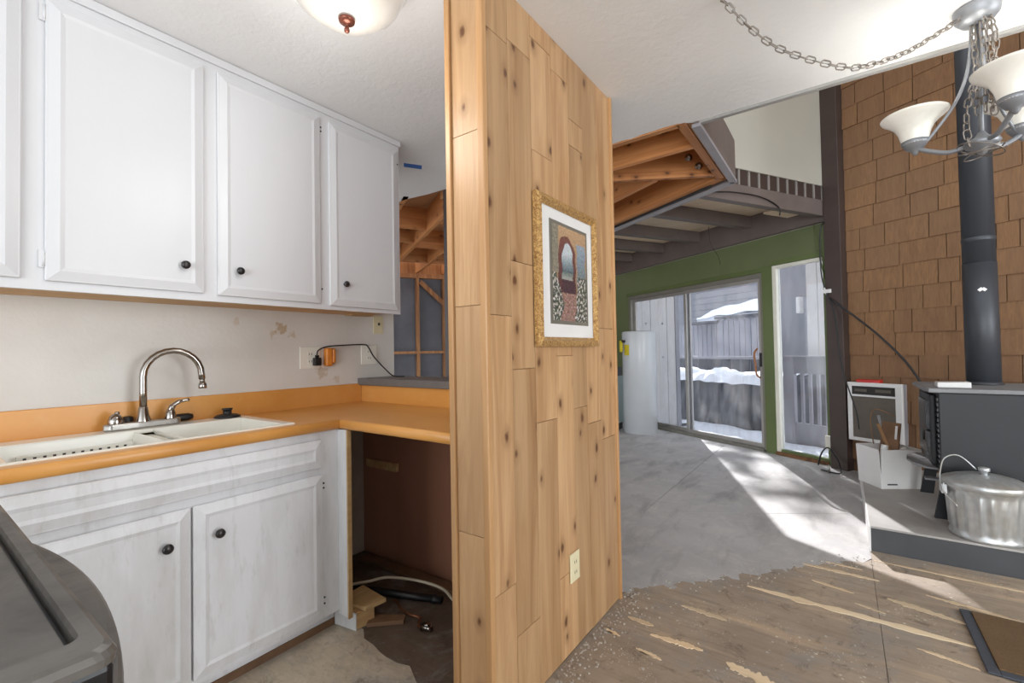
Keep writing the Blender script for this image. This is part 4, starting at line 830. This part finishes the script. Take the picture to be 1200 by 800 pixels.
# flue pipe
fp = thing('flue_pipe', 'tall charcoal flue pipe rising from the wood stove', 'pipe', (.748, 4.2, .93))
FPX, FPY = .748, 4.20
MB().lathe([(.083, .931), (.083, 1.72)], (FPX, FPY, 0), 'z', 32).build('lower_section', 'pipe', fp)
MB().lathe([(.080, 1.70), (.080, 5.19)], (FPX, FPY, 0), 'z', 32).build('upper_section', 'pipe', fp)
MB().lathe([(.092, .931), (.092, .938), (.084, .95)], (FPX, FPY, 0), 'z', 32).build('collar', 'pipe', fp)
MB().lathe([(.0805, 1.86), (.0825, 1.862), (.0825, 1.885), (.0805, 1.887)], (FPX, FPY, 0), 'z', 32, False).build('clamp_band', 'pipe', fp)
o = MB().bar((FPX - .022, FPY - .0835, 1.535), (FPX - .004, FPY - .0835, 1.55), .004, .018).bar((FPX - .004, FPY - .0835, 1.55), (FPX + .012, FPY - .082, 1.535), .004, .018).build('sticker_remnant', 'card', fp)
# white block on the stove top
o = MB().add([(.475, 3.80, .931), (.625, 3.80, .931), (.625, 3.90, .931), (.475, 3.90, .931), (.475, 3.80, .962), (.625, 3.80, .966), (.625, 3.90, .966), (.475, 3.90, .962)], [(3, 2, 1, 0), (4, 5, 6, 7), (0, 1, 5, 4), (1, 2, 6, 5), (2, 3, 7, 6), (3, 0, 4, 7)]).build('firebrick', 'card', None, .004)
tag(o, 'white brick lying on top of the wood stove', 'brick')
# wall air conditioner
ac = thing('wall_air_conditioner', 'white framed through-wall air conditioner with brown grille', 'air conditioner', cw(-2.36, DW, .34))
a0, a1, zc0, zc1, df = -2.650, -2.215, .312, .853, DW - .10
MB(CF).box(a0 + .01, a1 - .002, df + .02, DW, zc0 + .01, zc1 - .005).build('casing', 'trim_grey', ac, .004)
MB(CF).box(a0, a1, df, df + .03, zc1 - .035, zc1).box(a0, a1, df, df + .03, zc0, zc0 + .03).box(a0, a0 + .035, df, df + .03, zc0 + .03, zc1 - .035).box(a1 - .05, a1, df, df + .03, zc0 + .03, zc1 - .035).box(a0 + .035, a1 - .05, df, df + .03, zc1 - .13, zc1 - .112).build('front_frame', 'card', ac, .003)
MB(CF).box(a0 + .035, a1 - .05, df + .012, df + .022, zc0 + .03, zc1 - .13).build('grille', 'ac_grille', ac)
MB(CF).box(a0 + .035, a1 - .05, df + .010, df + .022, zc1 - .112, zc1 - .035).build('control_panel', 'slot', ac)
for k in range(2): MB(CF).box(a0 + .06 + k * .17, a0 + .16 + k * .19, df + .007, df + .010, zc1 - .085, zc1 - .06).build('control_grille', 'ac_grille', ac)
o = MB(CF).box(-2.58, -2.39, df + .015, df + .08, zc1 - .004, zc1 + .028).build('red_tray', 'red', None, .006); tag(o, 'narrow red tray lying on the air conditioner', 'tray')
# cardboard box with scraps
bx = thing('cardboard_box', 'open white cardboard box of scraps standing on the hearth', 'box', (.25, 4.5, hz))
p1, p2 = Vector((.213, 4.275, 0)), Vector((.446, 4.423, 0)); dv = (p2 - p1).normalized(); nv = Vector((-dv.y, dv.x, 0)); LL, DD, BH = (p2 - p1).length, .235, .285
q = lambda a, b, out=0: tuple((p1 + dv * a + nv * b).to_2d())
tp_ = .012
def taperbox(a0_, a1_, b0_, b1_, z0_, z1_, k):
    lo = [p1 + dv * a + nv * b for a, b in ((a0_, b0_), (a1_, b0_), (a1_, b1_), (a0_, b1_))]; return lo
def wallpan(pa, pb, nrm):
    th = .005; pa_, pb_ = Vector(pa), Vector(pb); n_ = Vector(nrm) * .014; i_ = Vector(nrm) * -th
    vs_ = [pa_ + Vector((0, 0, hz + .001)), pb_ + Vector((0, 0, hz + .001)), pb_ + n_ + Vector((0, 0, hz + BH)), pa_ + n_ + Vector((0, 0, hz + BH))]
    return MB().add(vs_ + [v + i_ for v in vs_], [(0, 1, 2, 3), (7, 6, 5, 4), (0, 4, 5, 1), (1, 5, 6, 2), (2, 6, 7, 3), (3, 7, 4, 0)])
c1, c2, c3, c4 = p1, p2, p2 + nv * DD, p1 + nv * DD
for a_, b_, n_ in ((c1, c2, -nv), (c2, c3, dv), (c3, c4, nv), (c4, c1, -dv)): wallpan(a_, b_, n_).build('side_panel', 'card', bx)
MB().prism([tuple(c.to_2d()) for c in (c1, c2, c3, c4)], hz, hz + .006).build('bottom', 'kraft', bx)
MB().prism([tuple((p1 + dv * a + nv * (-.011)).to_2d()) for a in (.03, .10)] + [tuple((p1 + dv * a + nv * (-.0118)).to_2d()) for a in (.10, .03)], hz + .255, hz + .262).build('printed_mark', 'slot', bx)
MB().prism([tuple((p1 + dv * a + nv * (-.004)).to_2d()) for a in (.04, .11)] + [tuple((p1 + dv * a + nv * (-.0048)).to_2d()) for a in (.11, .04)], hz + .028, hz + .038).build('printed_mark', 'slot', bx)
def prop(name, label, cat, mat, p, q_, wd, ht):
    o_ = MB().bar(p, q_, wd, ht).build(name, mat, None, .002); tag(o_, label, cat); return o_
bz = lambda a, b, z: tuple(p1 + dv * a + nv * b + Vector((0, 0, hz + z)))
prop('board_scrap', 'weathered brown board sticking out of the cardboard box', 'board', 'wood_dark', bz(.13, .13, .02), bz(.20, .155, .46), .13, .016)
prop('board_scrap', 'narrow brown stick leaning out of the cardboard box', 'stick', 'kraft', bz(.21, .07, .02), bz(.05, .085, .46), .016, .018)
prop('board_scrap', 'flat kraft cardboard flap inside the white box', 'cardboard', 'kraft', bz(.05, .205, .22), bz(.21, .215, .24), .03, .006)
for k, (a, b, c_, d_, lb) in enumerate((((.04, .05, .15), (.07, .05, .31), .022, 'card', 'short white pipe stub in the front of the cardboard box'), ((.10, .03, .2), (.20, .03, .29), .02, 'card', 'white pipe lying across the cardboard box rim'), ((.22, .20, .1), (.17, .245, .50), .010, 'pewter', 'thin grey rod standing up from the cardboard box'))):
    o = MB().tube([bz(*a), bz(*b)], c_, 10).build('pipe_scrap', d_); tag(o, lb, 'pipe')
o = MB().tube(smoothpath([bz(.06, .15, .3), bz(.05, .16, .48), bz(.09, .16, .56), bz(.19, .10, .51)]), .004, 8).build('wire_scrap', 'wood_dark'); tag(o, 'bent dark wire poking above the cardboard box', 'wire')
prop('tag_scrap', 'white paper tag hanging on the scraps in the box', 'tag', 'card', bz(.185, .10, .34), bz(.195, .10, .44), .022, .003)
# ash can
an = thing('ash_can', 'galvanised steel ash can with fluted side, lid and wire handle', 'can', (.605, 3.56, hz))
AX, AY = .615, 3.52
def can():
    mb = MB(); sg = 96; vs_, fs = [], []; pf = [(0.0, .001), (.156, .001), (.162, .006), (.162, .016), (.160, .022), (.163, .04), (.164, .055), (.172, .18), (.177, .235), (.179, .25), (.182, .27), (.184, .29), (.180, .30)]
    for i, (r, z) in enumerate(pf):
        for k in range(sg):
            th = 2 * math.pi * k / sg; fl = max(0, math.cos(th * 20)) ** .6 * .008 if 6 <= i <= 8 else 0; q_ = r * .925 + fl - (.008 if 5 <= i <= 9 else 0); vs_.append((AX + q_ * math.cos(th), AY + q_ * math.sin(th), hz + z))
    for i in range(len(pf) - 1):
        for k in range(sg): fs.append((i * sg + k, i * sg + (k + 1) % sg, (i + 1) * sg + (k + 1) % sg, (i + 1) * sg + k))
    mb.add(vs_, fs, True); return mb
can().build('body', 'galv', an)
ld = MB().lathe([(.172, hz + .268), (.176, hz + .272), (.176, hz + .300), (.172, hz + .304), (.14, hz + .318), (.10, hz + .330), (.05, hz + .337), (.001, hz + .338)], (AX, AY, 0), 'z', 48, False).build('lid', 'galv', an)
MB().lathe([(.014, hz + .336), (.016, hz + .352), (.024, hz + .356), (.024, hz + .372), (.018, hz + .376), (.001, hz + .377)], (AX, AY, 0), 'z', 16, False).build('lid_knob', 'galv', ld)
MB().tube(smoothpath([(AX - .180, AY - .02, hz + .27), (AX - .18, AY - .02, hz + .33), (AX - .16, AY - .02, hz + .41), (AX - .10, AY - .01, hz + .43), (AX - .03, AY, hz + .36)]), .0035, 8).build('bail_handle', 'galv', an)
MB().tube(smoothpath([(AX - .172, AY - .07, hz + .285), (AX - .176, AY - .08, hz + .24), (AX - .13, AY - .13, hz + .18)]), .0035, 8).box(AX - .182, AX - .16, AY - .07, AY + .01, hz + .225, hz + .275).build('side_handle', 'galv', an)
# door mat
mt = thing('door_mat', 'brown coir mat with charcoal border on the plywood floor', 'mat', (.78, 2.6, 0))
rx0, rx1, ry0, ry1 = .40, 1.16, 2.355, 2.847
MB().box(rx0, rx0 + .036, ry0, ry1, .003, .011).box(rx1 - .036, rx1, ry0, ry1, .003, .011).box(rx0 + .036, rx1 - .036, ry0, ry0 + .036, .003, .011).box(rx0 + .036, rx1 - .036, ry1 - .012, ry1, .003, .011).build('border', 'rug_edge', mt, .003)
MB().box(rx0 + .036, rx1 - .036, ry0 + .036, ry1 - .012, .003, .015).build('pile', 'coir', mt, .003)
# water heater
wh_ = thing('water_heater', 'white cylindrical water heater beside the sliding door', 'water heater', (-2.372, 6.40, 0))
HX, HY = -2.372, 6.42
MB().lathe([(.225, .0), (.228, .02), (.235, .025), (.235, 1.43), (.230, 1.448), (.20, 1.455), (.001, 1.456)], (HX, HY, 0), 'z', 48, False).build('tank', 'heater', wh_)
def onheater(th, r, z): return (HX + r * math.cos(th), HY + r * math.sin(th), z)
t0 = rad(-116)
MB().grid(6, 2, lambda u, v: onheater(t0 + (u - .5) * .42, .2362, 1.11 + .15 * v)).build('warning_label', 'yellow', wh_)
MB().tube([onheater(t0 - .18, .22, 1.31), onheater(t0 - .18, .29, 1.31)], .02, 10).build('relief_valve', 'knob', wh_)
MB().tube([onheater(t0 - .22, .285, 1.32), onheater(t0 - .22, .285, 1.16)], .024, 10).build('drain_tube', 'yellow', wh_)
# pale cabinet left of the heater
pc = thing('metal_cabinet', 'pale grey-green metal cabinet behind the water heater', 'cabinet', (-2.85, 6.45, 0), None, ROTC)
MB().prism([(-3.05, 6.25), (-2.70, 6.25), (-2.70, 6.6), (-3.05, 6.6)], .10, .80).build('body', 'pale_green', pc, .006)
MB().prism([(-3.03, 6.27), (-2.72, 6.27), (-2.72, 6.6), (-3.03, 6.6)], .0, .10).build('plinth', 'black', pc)
MB().prism([(-3.04, 6.26), (-2.71, 6.26), (-2.71, 6.6), (-3.04, 6.6)], .80, .93).build('lid', 'black', pc, .006)
# dangling wires
def wire(label, pts, r=.004, mat='black', name='hanging_wire'):
    o_ = MB().tube(smoothpath(pts, 5), r, 6).build(name, mat); tag(o_, label, 'wire'); return o_
wire('thin wire dangling from the brown beam over the sliding door', [cw(-3.80, 4.2, 2.585), cw(-3.80, 4.22, 2.4), cw(-3.77, 4.3, 2.25), cw(-3.74, 4.3, 2.14)], .003)
wire('black cable running along the underside edge of the cut ceiling', [cw(-2.5, 2.80, 2.428), cw(-3.2, 2.815, 2.43), cw(-4.2, 2.81, 2.428)], .008)
wire('dark wire arching below the front beam by the cut ceiling', [cw(-2.80, 3.02, 2.50), cw(-2.80, 3.35, 2.55), cw(-2.81, 3.75, 2.56), cw(-2.815, 4.0, 2.50), cw(-2.815, 4.02, 2.42)], .006)
wire('green-wall wire running down to the window head beside the post', [cw(-2.965, DW - .012, 2.44), cw(-2.94, DW - .024, 2.28), cw(-2.915, DW - .03, 2.14), cw(-2.87, DW - .03, 1.9), cw(-2.845, DW - .03, 1.72)], .006, 'green_dark')
wire('dark cable looping down from the post to the hearth', [cw(-2.80, DW - .11, 2.42), cw(-2.845, DW - .11, 2.34), cw(-2.85, DW - .11, 1.95), cw(-2.81, DW - .115, 1.74), cw(-2.72, DW - .14, 1.5), cw(-2.62, DW - .22, 1.0), cw(-2.50, DW - .25, .62), cw(-2.45, DW - .30, .45)], .006)
wire('heavy dark cable sagging from the post across shingles to the stove', [cw(-2.77, DW - .118, 1.66), cw(-2.55, DW - .09, 1.45), cw(-2.35, DW - .085, 1.25), cw(-2.15, DW - .09, 1.0), cw(-2.05, DW - .09, .75), cw(-2.02, DW - .09, .30)], .009)
wire('short black wire end hanging on the green trim', [cw(-2.84, DW - .022, 1.72), cw(-2.845, DW - .03, 1.55), cw(-2.84, DW - .026, 1.30)], .007)
o = MB(CF).box(-2.83, -2.76, DW - .125, DW - .105, 1.715, 1.75).tube([(-2.82, DW - .115, 1.77), (-2.80, DW - .115, 1.70)], .008, 6).build('wire_clip', 'card'); tag(o, 'white wire connector cluster fixed on the brown post', 'connector')
wire('black cords tangled on the floor at the foot of the post', [cw(-2.93, DW - .12, .01), cw(-2.88, DW - .14, .14), cw(-2.82, DW - .13, .20), cw(-2.72, DW - .16, .10), cw(-2.68, DW - .20, .06), cw(-2.64, DW - .26, .012), cw(-2.70, DW - .30, .012), cw(-2.80, DW - .28, .012)], .007)
o = MB(CF).box(-2.90, -2.82, DW - .05, DW - .02, .16, .30).build('dangling_outlet', 'cream', None, .006); tag(o, 'cream outlet box hanging loose on the green trim by the window', 'outlet')
o = MB().tube([cw(-2.72, DW - .30, 0), cw(-2.72, DW - .30, .075)], .010, 8).build('pipe_stub', 'brushed'); tag(o, 'tiny metal pipe stub rising from the floor by the post', 'pipe')

# ================================================================== OUTSIDE
rx = random.Random(3)
def bumpy(s0, s1, d0, d1, z, amp, nx_, ny_, sd_):
    r_ = random.Random(sd_); ph = [(r_.uniform(.5, 5), r_.uniform(.5, 5), r_.uniform(0, 6)) for _ in range(9)]
    fn = lambda u, v: (s0 + (s1 - s0) * u, d0 + (d1 - d0) * v, z + amp * sum(math.sin(a * 3 * u * (s1 - s0) + b * 3 * v * (d1 - d0) + c) for a, b, c in ph) / 9)
    return MB(CF).grid(nx_, ny_, fn)
gr = MB(CF).box(-60, 20, 7.6, 80, -1.2, -.5).build('ground', 'snow'); S(gr)
dk = MB(CF).box(-9, -1.5, DW + .125, 7.7, -.35, -.16).build('deck', 'gate'); S(dk)
for k, (q0, q1, e0, e1, lb) in enumerate(((-5.96, -4.25, DW + .13, 6.38, 'trodden snow on the deck between sliding door and covered tub'), (-4.25, -1.6, DW + .13, 5.94, 'snow on the deck between the narrow window and the gate'), (-4.25, -1.6, 6.08, 7.6, 'snow lying behind the grey deck gate'), (-8.8, -5.99, DW + 1.12, 6.30, 'snow beyond the corner of the board-sided wing'))):
    sn = bumpy(q0, q1, e0, e1, -.115, .05, int((q1 - q0) * 10), int((e1 - e0) * 12), 4 + k).build('snow_cover', 'snow'); tag(sn, lb, 'snow', None, 'stuff')
# neighbouring wing with vertical boards, seen through the left pane
wg = struct('wall_wing')
for k in range(5):
    d0 = DW + .13 + k * .176; MB(CF).box(-6.10, -6.0 - .004 * (k % 2), d0, d0 + .170, -.3, 3.4).build('siding_board', 'siding', wg)
MB(CF).box(-6.15, -6.04, DW + .13, DW + 1.0, -.3, 3.4).build('backing', 'slot', wg)
MB(CF).box(-6.35, -5.985, DW + 1.005, DW + 1.09, -.3, 3.4).build('corner_board', 'siding_dark', wg)
for zz in (2.35, 1.62, 1.05):
    for k in (1, 3): MB(CF).lathe([(.012, 0), (.012, .012)], (-6.0, DW + .2 + k * .176, zz), 'x', 8).build('bolt', 'slot', wg)
# tarp-covered tub
tb = thing('covered_tub', 'large hot tub covered with slate blue tarpaulin and snow on the deck', 'hot tub', cw(-6.2, 7.2, -.12))
def tarp(u, v):
    s_ = -7.9 + 3.05 * u; dd = 6.5 + .02 * (s_ + 6); fold = .09 * noise.noise(Vector((s_ * 2.3 + v * .9, v * .7, 0))) + .05 * noise.noise(Vector((s_ * 6 - v * 1.2, v, 4))) + .02 * noise.noise(Vector((s_ * 17, v * 2, 8)))
    return (s_, dd + fold * (1.2 - v) - .05 * (1 - v) + .03 * v, -.13 + .80 * v)
MB(CF).grid(110, 16, tarp).build('tarp_front', 'tarp', tb)
MB(CF).box(-7.9, -4.86, 6.57, 7.62, -.14, .66).build('tarp_body', 'tarp', tb, .04, 3)
def snowcap(u, v):
    s_ = -7.95 + 3.13 * u; d_ = 6.40 + 1.25 * v; n_ = noise.noise(Vector((s_ * 3.1, d_ * 3.1, 2))) * .09 + noise.noise(Vector((s_ * 8, d_ * 8, 7))) * .03
    return (s_, d_ + .04 * noise.noise(Vector((s_ * 6, 0, 3))), (.60 + .05 * noise.noise(Vector((s_ * 4, 1, 3)))) * (1 - min(1, v * 9)) + min(1, v * 9) * (.735 + n_))
sc_ = MB(CF).grid(120, 40, snowcap); sc_.build('snow_cap', 'snow', tb)
# dark railing beyond the tub
rl = thing('deck_railing', 'dark board railing behind the covered tub', 'railing', cw(-7.2, 8.0, -.4))
for k in range(22): MB(CF).box(-9.6 + k * .22, -9.6 + k * .22 + .19, 8.0, 8.03, -.5, .95).build('railing_board', 'rail_dark', rl)
MB(CF).box(-9.65, -4.75, 7.96, 8.08, .95, 1.01).build('top_rail', 'gate', rl)
# far shed with snowy roof
sh_ = thing('snowy_shed', 'grey board shed with thick snow on its sloping roof', 'shed', cw(-9.8, 11.5, -.5))
k = 0; s_ = -13.2
while s_ < -9.72:
    MB(CF).box(s_, s_ + .165, 11.42, 11.5, -.6, 1.93).build('siding_board', 'gate', sh_); s_ += .18
s_ = -9.70
while s_ < -7.2:
    MB(CF).box(s_, s_ + .165, 11.0, 11.08, -.6, 2.02).build('siding_board', 'gate', sh_); s_ += .18
MB(CF).box(-13.2, -9.6, 11.5, 12.6, -.6, 1.93).box(-9.70, -7.2, 11.08, 12.6, -.6, 2.0).build('shed_body', 'rail_dark', sh_)
MB(CF).box(-10.95, -9.68, 10.93, 11.45, 1.93, 1.99).box(-9.75, -7.1, 10.9, 11.15, 2.02, 2.09).build('eave', 'rail_dark', sh_)
def snowroof(u, v):
    a = min(1, (u * 9)) ** .5; s0 = -10.55 + 3.6 * u; return (s0, 10.92 + 1.7 * v, 2.0 + .10 * u + a * (.32 + .25 * u) * min(1, .25 + v * 4) + .02 * math.sin(7 * s0))
rf = MB(CF).grid(40, 14, snowroof); rf.box(-10.5, -7.0, 11.0, 12.6, 1.99, 2.12); rf.build('snow_slab', 'snow', sh_)
fb_ = MB(CF).box(-22, -6.5, 14.5, 14.7, -.6, 6.5).build('wall_neighbour', 'siding_dark'); S(fb_)
for r in range(15): MB(CF).box(-17, -6.6, 14.46 - .012 * 0, 14.5, 1.5 + r * .24, 1.5 + r * .24 + .225).build('shingle_course', 'siding_dark', fb_)
# gate and siding seen through the narrow window
gt = thing('deck_gate', 'grey slatted deck gate outside the narrow window', 'gate', cw(-3.8, 6.0, -.16))
MB(CF).box(-4.21, -3.2, 5.99, 6.03, .83, 1.04).build('top_rail', 'gate', gt); MB(CF).box(-4.21, -3.2, 5.97, 6.05, 1.04, 1.065).build('cap', 'gate', gt)
MB(CF).box(-4.21, -3.2, 5.99, 6.03, -.14, .17).build('bottom_rail', 'gate', gt); MB(CF).box(-4.21, -4.06, 5.98, 6.04, -.16, 1.04).build('end_post', 'gate', gt)
for k in range(7): MB(CF).box(-3.98 + k * .105, -3.98 + k * .105 + .036, 5.995, 6.025, .17, .83).build('slat', 'gate', gt)
wn = struct('wall_wing')
for k in range(14): MB(CF).box(-5.35 + k * .2, -5.35 + k * .2 + .19, 8.3, 8.36, -.5, 4.2).build('siding_board', 'siding', wn)
MB(CF).box(-5.36, -2.5, 8.36, 8.5, -.5, 4.2).build('backing', 'siding_dark', wn)
MB(CF).box(-6.1, -5.36, 8.6, 8.7, -.5, 4.2).build('return_wall', 'siding_dark', wn)
o = MB(CF).box(-5.50, -5.43, 8.22, 8.34, 1.80, 2.10).build('porch_lamp', 'card', None, .01); tag(o, 'white lamp box on the neighbouring grey wall', 'lamp')

# pine beyond the shed; its boughs dapple the sunlight on the floor
pt = thing('pine_tree', 'tall pine behind the snowy shed shading the deck', 'tree', cw(-14.2, 13.2, -.5))
MB(CF).tube([(-14.2, 13.2, -.6), (-14.15, 13.2, 5), (-14.2, 13.25, 13)], [.22, .17, .04], 10).build('trunk', 'bark', pt)
tr_ = random.Random(21)
for k in range(26):
    z_ = 4.6 + k * .27; a = k * 2.4 + tr_.uniform(-.3, .3); L_ = 2.6 * (1 - (z_ - 4) / 11) + .4; br = MB(CF); P0 = Vector((-14.2, 13.2, z_)); dr_ = Vector((math.cos(a), math.sin(a), 0))
    pts = [P0 + dr_ * L_ * t_ + Vector((0, 0, .25 * t_ - .55 * t_ * t_)) * L_ * .6 for t_ in (0, .25, .5, .75, 1)]
    bo = MB(CF).tube(pts, [.04, .03, .022, .015, .006], 6).build('bough', 'bark', pt); nm = MB(CF)
    for q_ in range(int(16 * L_)):
        t_ = tr_.uniform(.2, 1); c_ = P0 + dr_ * L_ * t_ + Vector((0, 0, .25 * t_ - .55 * t_ * t_)) * L_ * .6; sd_ = Vector((-dr_.y, dr_.x, 0)) * tr_.uniform(-1, 1) * .42 * (1.15 - t_) * L_ * .5; c_ = c_ + sd_ + Vector((0, 0, tr_.uniform(-.12, .03)))
        u_ = (dr_ + sd_.normalized() * .8 + Vector((0, 0, tr_.uniform(-.5, .1)))).normalized() * tr_.uniform(.14, .26); v_ = u_.cross(Vector((0, 0, 1))).normalized() * tr_.uniform(.04, .09); w_ = Vector((0, 0, .03))
        nm.add([c_ - u_, c_ + v_, c_ + u_, c_ - v_, c_ + w_, c_ - w_], [(0, 1, 4), (1, 2, 4), (2, 3, 4), (3, 0, 4), (1, 0, 5), (2, 1, 5), (3, 2, 5), (0, 3, 5)])
    nm.build('needles', 'needle', bo)
